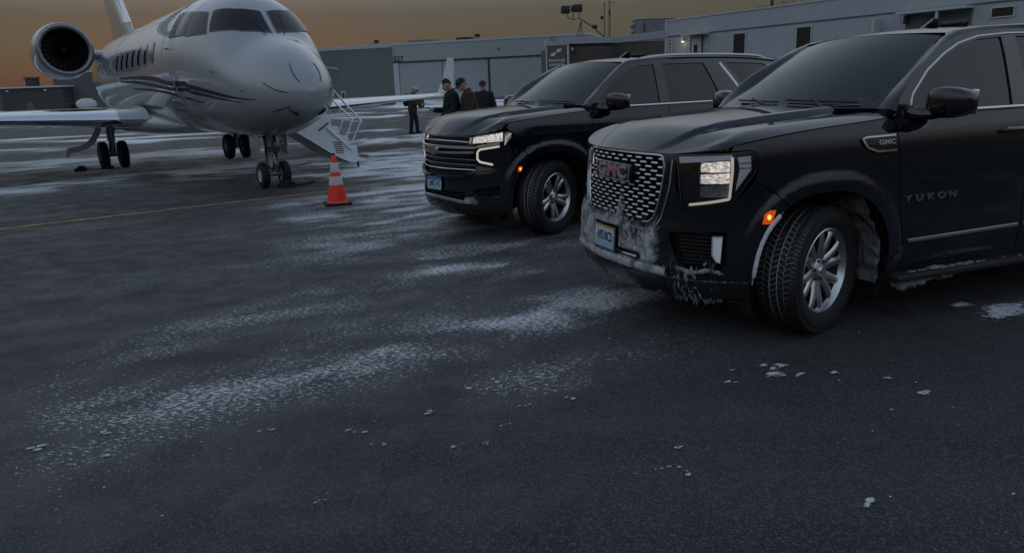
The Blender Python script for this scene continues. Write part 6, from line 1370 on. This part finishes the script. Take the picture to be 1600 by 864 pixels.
def person(loc, rz, scale, label, top, cap=None, hair='hair', lean=.0, bow=.0, arms=None, legs=None, coat_len=.18):
    """local x is where the person faces; all joints in metres for a height of 1.80"""
    p = empty('person', loc, rz); p.scale = (scale,)*3; tag(p, label, 'person', 'people on the apron')
    V = Vector
    hip = V((0, 0, .95)); ch = V((math.sin(lean)*.36, 0, .95+.36*math.cos(lean))); nk = V((math.sin(lean)*.56, 0, .95+.56*math.cos(lean)))
    hc = nk+V((math.sin(lean+bow)*.155+.015, 0, math.cos(lean+bow)*.155)); shl = [ch+V((math.sin(lean)*.11, s*.185, .115)) for s in (1, -1)]
    arms = arms or {}; legs = legs or {}
    el, wr = [], []
    for i, s in enumerate((1, -1)):
        a = arms.get(s, ((.02, .06, -.29), (.06, .02, -.25))); e = shl[i]+V((a[0][0], s*a[0][1], a[0][2])); el.append(e); wr.append(e+V((a[1][0], s*a[1][1], a[1][2])))
    kn, an = [], []
    for i, s in enumerate((1, -1)):
        a = legs.get(s, ((.02, .01, -.42), (-.03, .0, -.43))); h = V((0, s*.095, .92)); k = h+V(a[0]); kn.append(k); an.append(k+V(a[1]))
    body = [('e', tuple(hc), (.085, .072, .112)), ('e', tuple(hc+V((.02, 0, -.065))), (.06, .055, .06)), ('t', [nk-V((0, 0, .07)), nk+V((.01, 0, .05))], (.062, .056)), ('e', tuple(ch), (.12, .165, .2)), ('e', tuple(hip), (.115, .15, .15)), ('t', [hip, ch], (.13, .13)), ('t', shl, (.07, .07))]
    up = V((math.cos(bow+lean), 0, -math.sin(bow+lean))); dn = V((math.sin(bow+lean), 0, math.cos(bow+lean)))
    body += [('t', [hc+up*.075+dn*.0, hc+up*.105-dn*.025], (.011, .016)), ('e', tuple(hc+V((0, .074, -.005))), (.02, .012, .03)), ('e', tuple(hc+V((0, -.074, -.005))), (.02, .012, .03)), ('e', tuple(hc+up*.07-dn*.085), (.028, .03, .025))]
    for i, s in enumerate((1, -1)):
        body += [('t', [shl[i], el[i], wr[i]], (.056, .045, .031)), ('t', [V((0, s*.095, .92)), kn[i], an[i]], (.088, .06, .042)), ('t', [an[i]-V((.04, 0, .05)), an[i]+V((.13, s*.015, -.055))], (.042, .036))]
        d = (wr[i]-el[i]).normalized(); sd = d.cross(V((0, 0, 1)) if abs(d.z) < .9 else V((1, 0, 0))).normalized(); nn = d.cross(sd)
        pm = wr[i]+d*.055; body.append(('t', [wr[i], pm, pm+d*.03], (.026, .033, .03)))
        for f in range(4):
            o = sd*(f-1.5)*.019; L = (.062, .074, .07, .055)[f]; body.append(('t', [pm+d*.03+o, pm+d*(.03+L*.55)+o+nn*.006, pm+d*(.03+L)+o+nn*.024], (.0095, .009, .008)))
        body.append(('t', [wr[i]+d*.02+sd*.025, pm+sd*.045+nn*.012, pm+d*.035+sd*.05+nn*.03], (.012, .011, .009)))
    blob('body', body, 'skin', p, .009, 2)
    for s in (1, -1): MB().sphere(tuple(hc+up*.069+V((0, s*.03, 0))+dn*.012), .011, 'eye', 8, 6).build('eye', p)
    MB().sphere(tuple(hc+up*.072-dn*.055), (.010, .022, .006), 'lip', 10, 6).build('mouth', p)
    # clothes
    jk = [('e', tuple(ch), (.165, .215, .235)), ('t', [hip-V((0, 0, coat_len-.1)), hip, ch], (.178, .178, .172)), ('e', tuple(hip-V((0, .07, coat_len-.12))), (.14, .13, .12)), ('e', tuple(hip-V((0, -.07, coat_len-.12))), (.14, .13, .12)), ('t', shl, (.10, .10)), ('t', [nk-V((.015, 0, .06)), nk-V((.01, 0, .0))], (.088, .08))]
    for i, s in enumerate((1, -1)): jk.append(('t', [shl[i], el[i], wr[i]], (.092, .078, .056)))
    blob('jacket', jk, top, p, .014, 3)
    tr = [('e', (0, 0, .93), (.12, .15, .11))]
    for i, s in enumerate((1, -1)): tr.append(('t', [V((0, s*.095, .9)), kn[i], an[i]+V((0, 0, -.01))], (.11, .082, .068)))
    blob('trousers', tr, 'trousers', p, .014, 3)
    for i, s in enumerate((1, -1)): blob('shoe', [('t', [an[i]+V((-.045, 0, -.04)), an[i]+V((.05, s*.01, -.038)), an[i]+V((.155, s*.018, -.048))], (.05, .05, .04)), ('t', [an[i], an[i]+V((0, 0, .05))], (.05, .052))], 'shoe', p, .011, 2)
    M = Matrix.Translation(hc) @ Matrix.Rotation(lean+bow, 4, 'Y')
    h = MB(); G = []
    for j in range(9):
        row = []
        for t in np.linspace(0, 2*PI, 21)[:-1]:
            b_ = PI*(.49-.14*math.cos(t)+.05*math.cos(2*t))*j/8; row.append((-.006+.092*math.sin(b_)*math.cos(t), .079*math.sin(b_)*math.sin(t), .010+.113*math.cos(b_)))
        G.append(row)
    h.grid(G, hair, M=M, wv=True); h.build('hair', p, 60)
    if cap:
        c = MB(); G = []
        for j in range(8):
            b_ = PI*.5*j/7; G.append([(.0+.108*math.sin(b_)*math.cos(t), .094*math.sin(b_)*math.sin(t), .035+.105*math.cos(b_)) for t in np.linspace(0, 2*PI, 25)[:-1]])
        G.append([(.105*math.cos(t), .091*math.sin(t), .02) for t in np.linspace(0, 2*PI, 25)[:-1]]); c.grid(G, cap, M=M, wv=True); cp = c.build('cap', p, 60)
        bl = MB(); bl.grid([[(.085+.10*f*math.cos(t), .088*math.sin(t), .038-.02*f-.02*abs(math.sin(t))*f) for t in np.linspace(-1.25, 1.25, 11)] for f in (0, .35, .7, 1)], 'navy_cap', M=M); bl.grid([[(.085+.10*f*math.cos(t), .088*math.sin(t), .032-.02*f-.02*abs(math.sin(t))*f) for t in np.linspace(-1.25, 1.25, 11)] for f in (0, .35, .7, 1)], 'navy_cap', M=M); bl.build('cap_bill', cp, 60)
    return p, hc, wr, ch, hip
P1 = person((-3.85, 31.2, 0), R(-12), 1.07, 'person in brown jacket and pale cap with a dark backpack, beyond the wing', 'brown_jacket', 'pale_cap', bow=.35, lean=.10, arms={1: ((.10, .05, -.26), (.24, -.05, -.05)), -1: ((.10, .05, -.26), (.24, -.05, -.05))}, legs={1: ((.10, .0, -.41), (.02, 0, -.43)), -1: ((-.03, 0, -.42), (-.06, 0, -.42))})
bk = blob('backpack', [('e', (-.20, 0, 1.28), (.13, .17, .24)), ('e', (-.26, 0, 1.16), (.10, .15, .13))], 'black_jacket', None, .02, 3); bk.location = P1[0].location; bk.rotation_euler = P1[0].rotation_euler; bk.scale = P1[0].scale; tag(bk, 'dark backpack worn by the person in the brown jacket', 'backpack')
MB().tube(catmull([(-.2, .1, 1.05), (-.22, .12, .92), (-.2, .12, .84)], 4), .012, 'black_jacket', 5).build('strap', bk)
bx_ = MB().box((.36, 0, 1.14), (.16, .34, .34), 'red_brown', bev=.025).build('carried_case'); bx_.location = P1[0].location; bx_.rotation_euler = P1[0].rotation_euler; bx_.scale = P1[0].scale; tag(bx_, 'reddish brown case carried by the person in the pale cap', 'case')
P2 = person((-1.15, 16.3, 0), R(200), 1.08, 'bareheaded person in black jacket looking down at a phone beside the olive coat', 'black_jacket', None, bow=.42, lean=.03, arms={1: ((.02, .06, -.28), (.20, -.10, -.09)), -1: ((.08, .03, -.28), (.24, -.10, .02))})
ph = MB().box((0, 0, 0), (.075, .012, .15), 'phone', bev=.005).build('phone'); ph.parent = None
w_ = P2[2][1]; Mx = Matrix.Translation(P2[0].location) @ Matrix.Rotation(R(200), 4, 'Z') @ Matrix.Scale(1.08, 4) @ Matrix.Translation(w_+Vector((.11, .035, .02))) @ Matrix.Rotation(R(50), 4, 'Y') @ Matrix.Rotation(R(90), 4, 'Z'); ph.matrix_world = Mx; tag(ph, 'dark phone held by the bareheaded person in black', 'phone')
P3 = person((-.74, 16.0, 0), R(190), 1.08, 'person in olive brown coat and dark cap leaning in beside the phone user', 'olive_jacket', 'navy_cap', 'grey_hair', bow=.48, lean=.10, arms={1: ((.03, .05, -.29), (.14, -.06, -.20)), -1: ((.10, .03, -.27), (.20, -.08, -.10))}, coat_len=.24)
P4 = person((-.62, 21.2, 0), R(262), 1.06, 'person in black jacket and black cap facing the camera with hands in pockets', 'black_jacket', 'navy_cap', bow=.08, arms={1: ((-.03, .09, -.28), (.13, -.09, -.20)), -1: ((-.03, .09, -.28), (.13, -.09, -.20))})
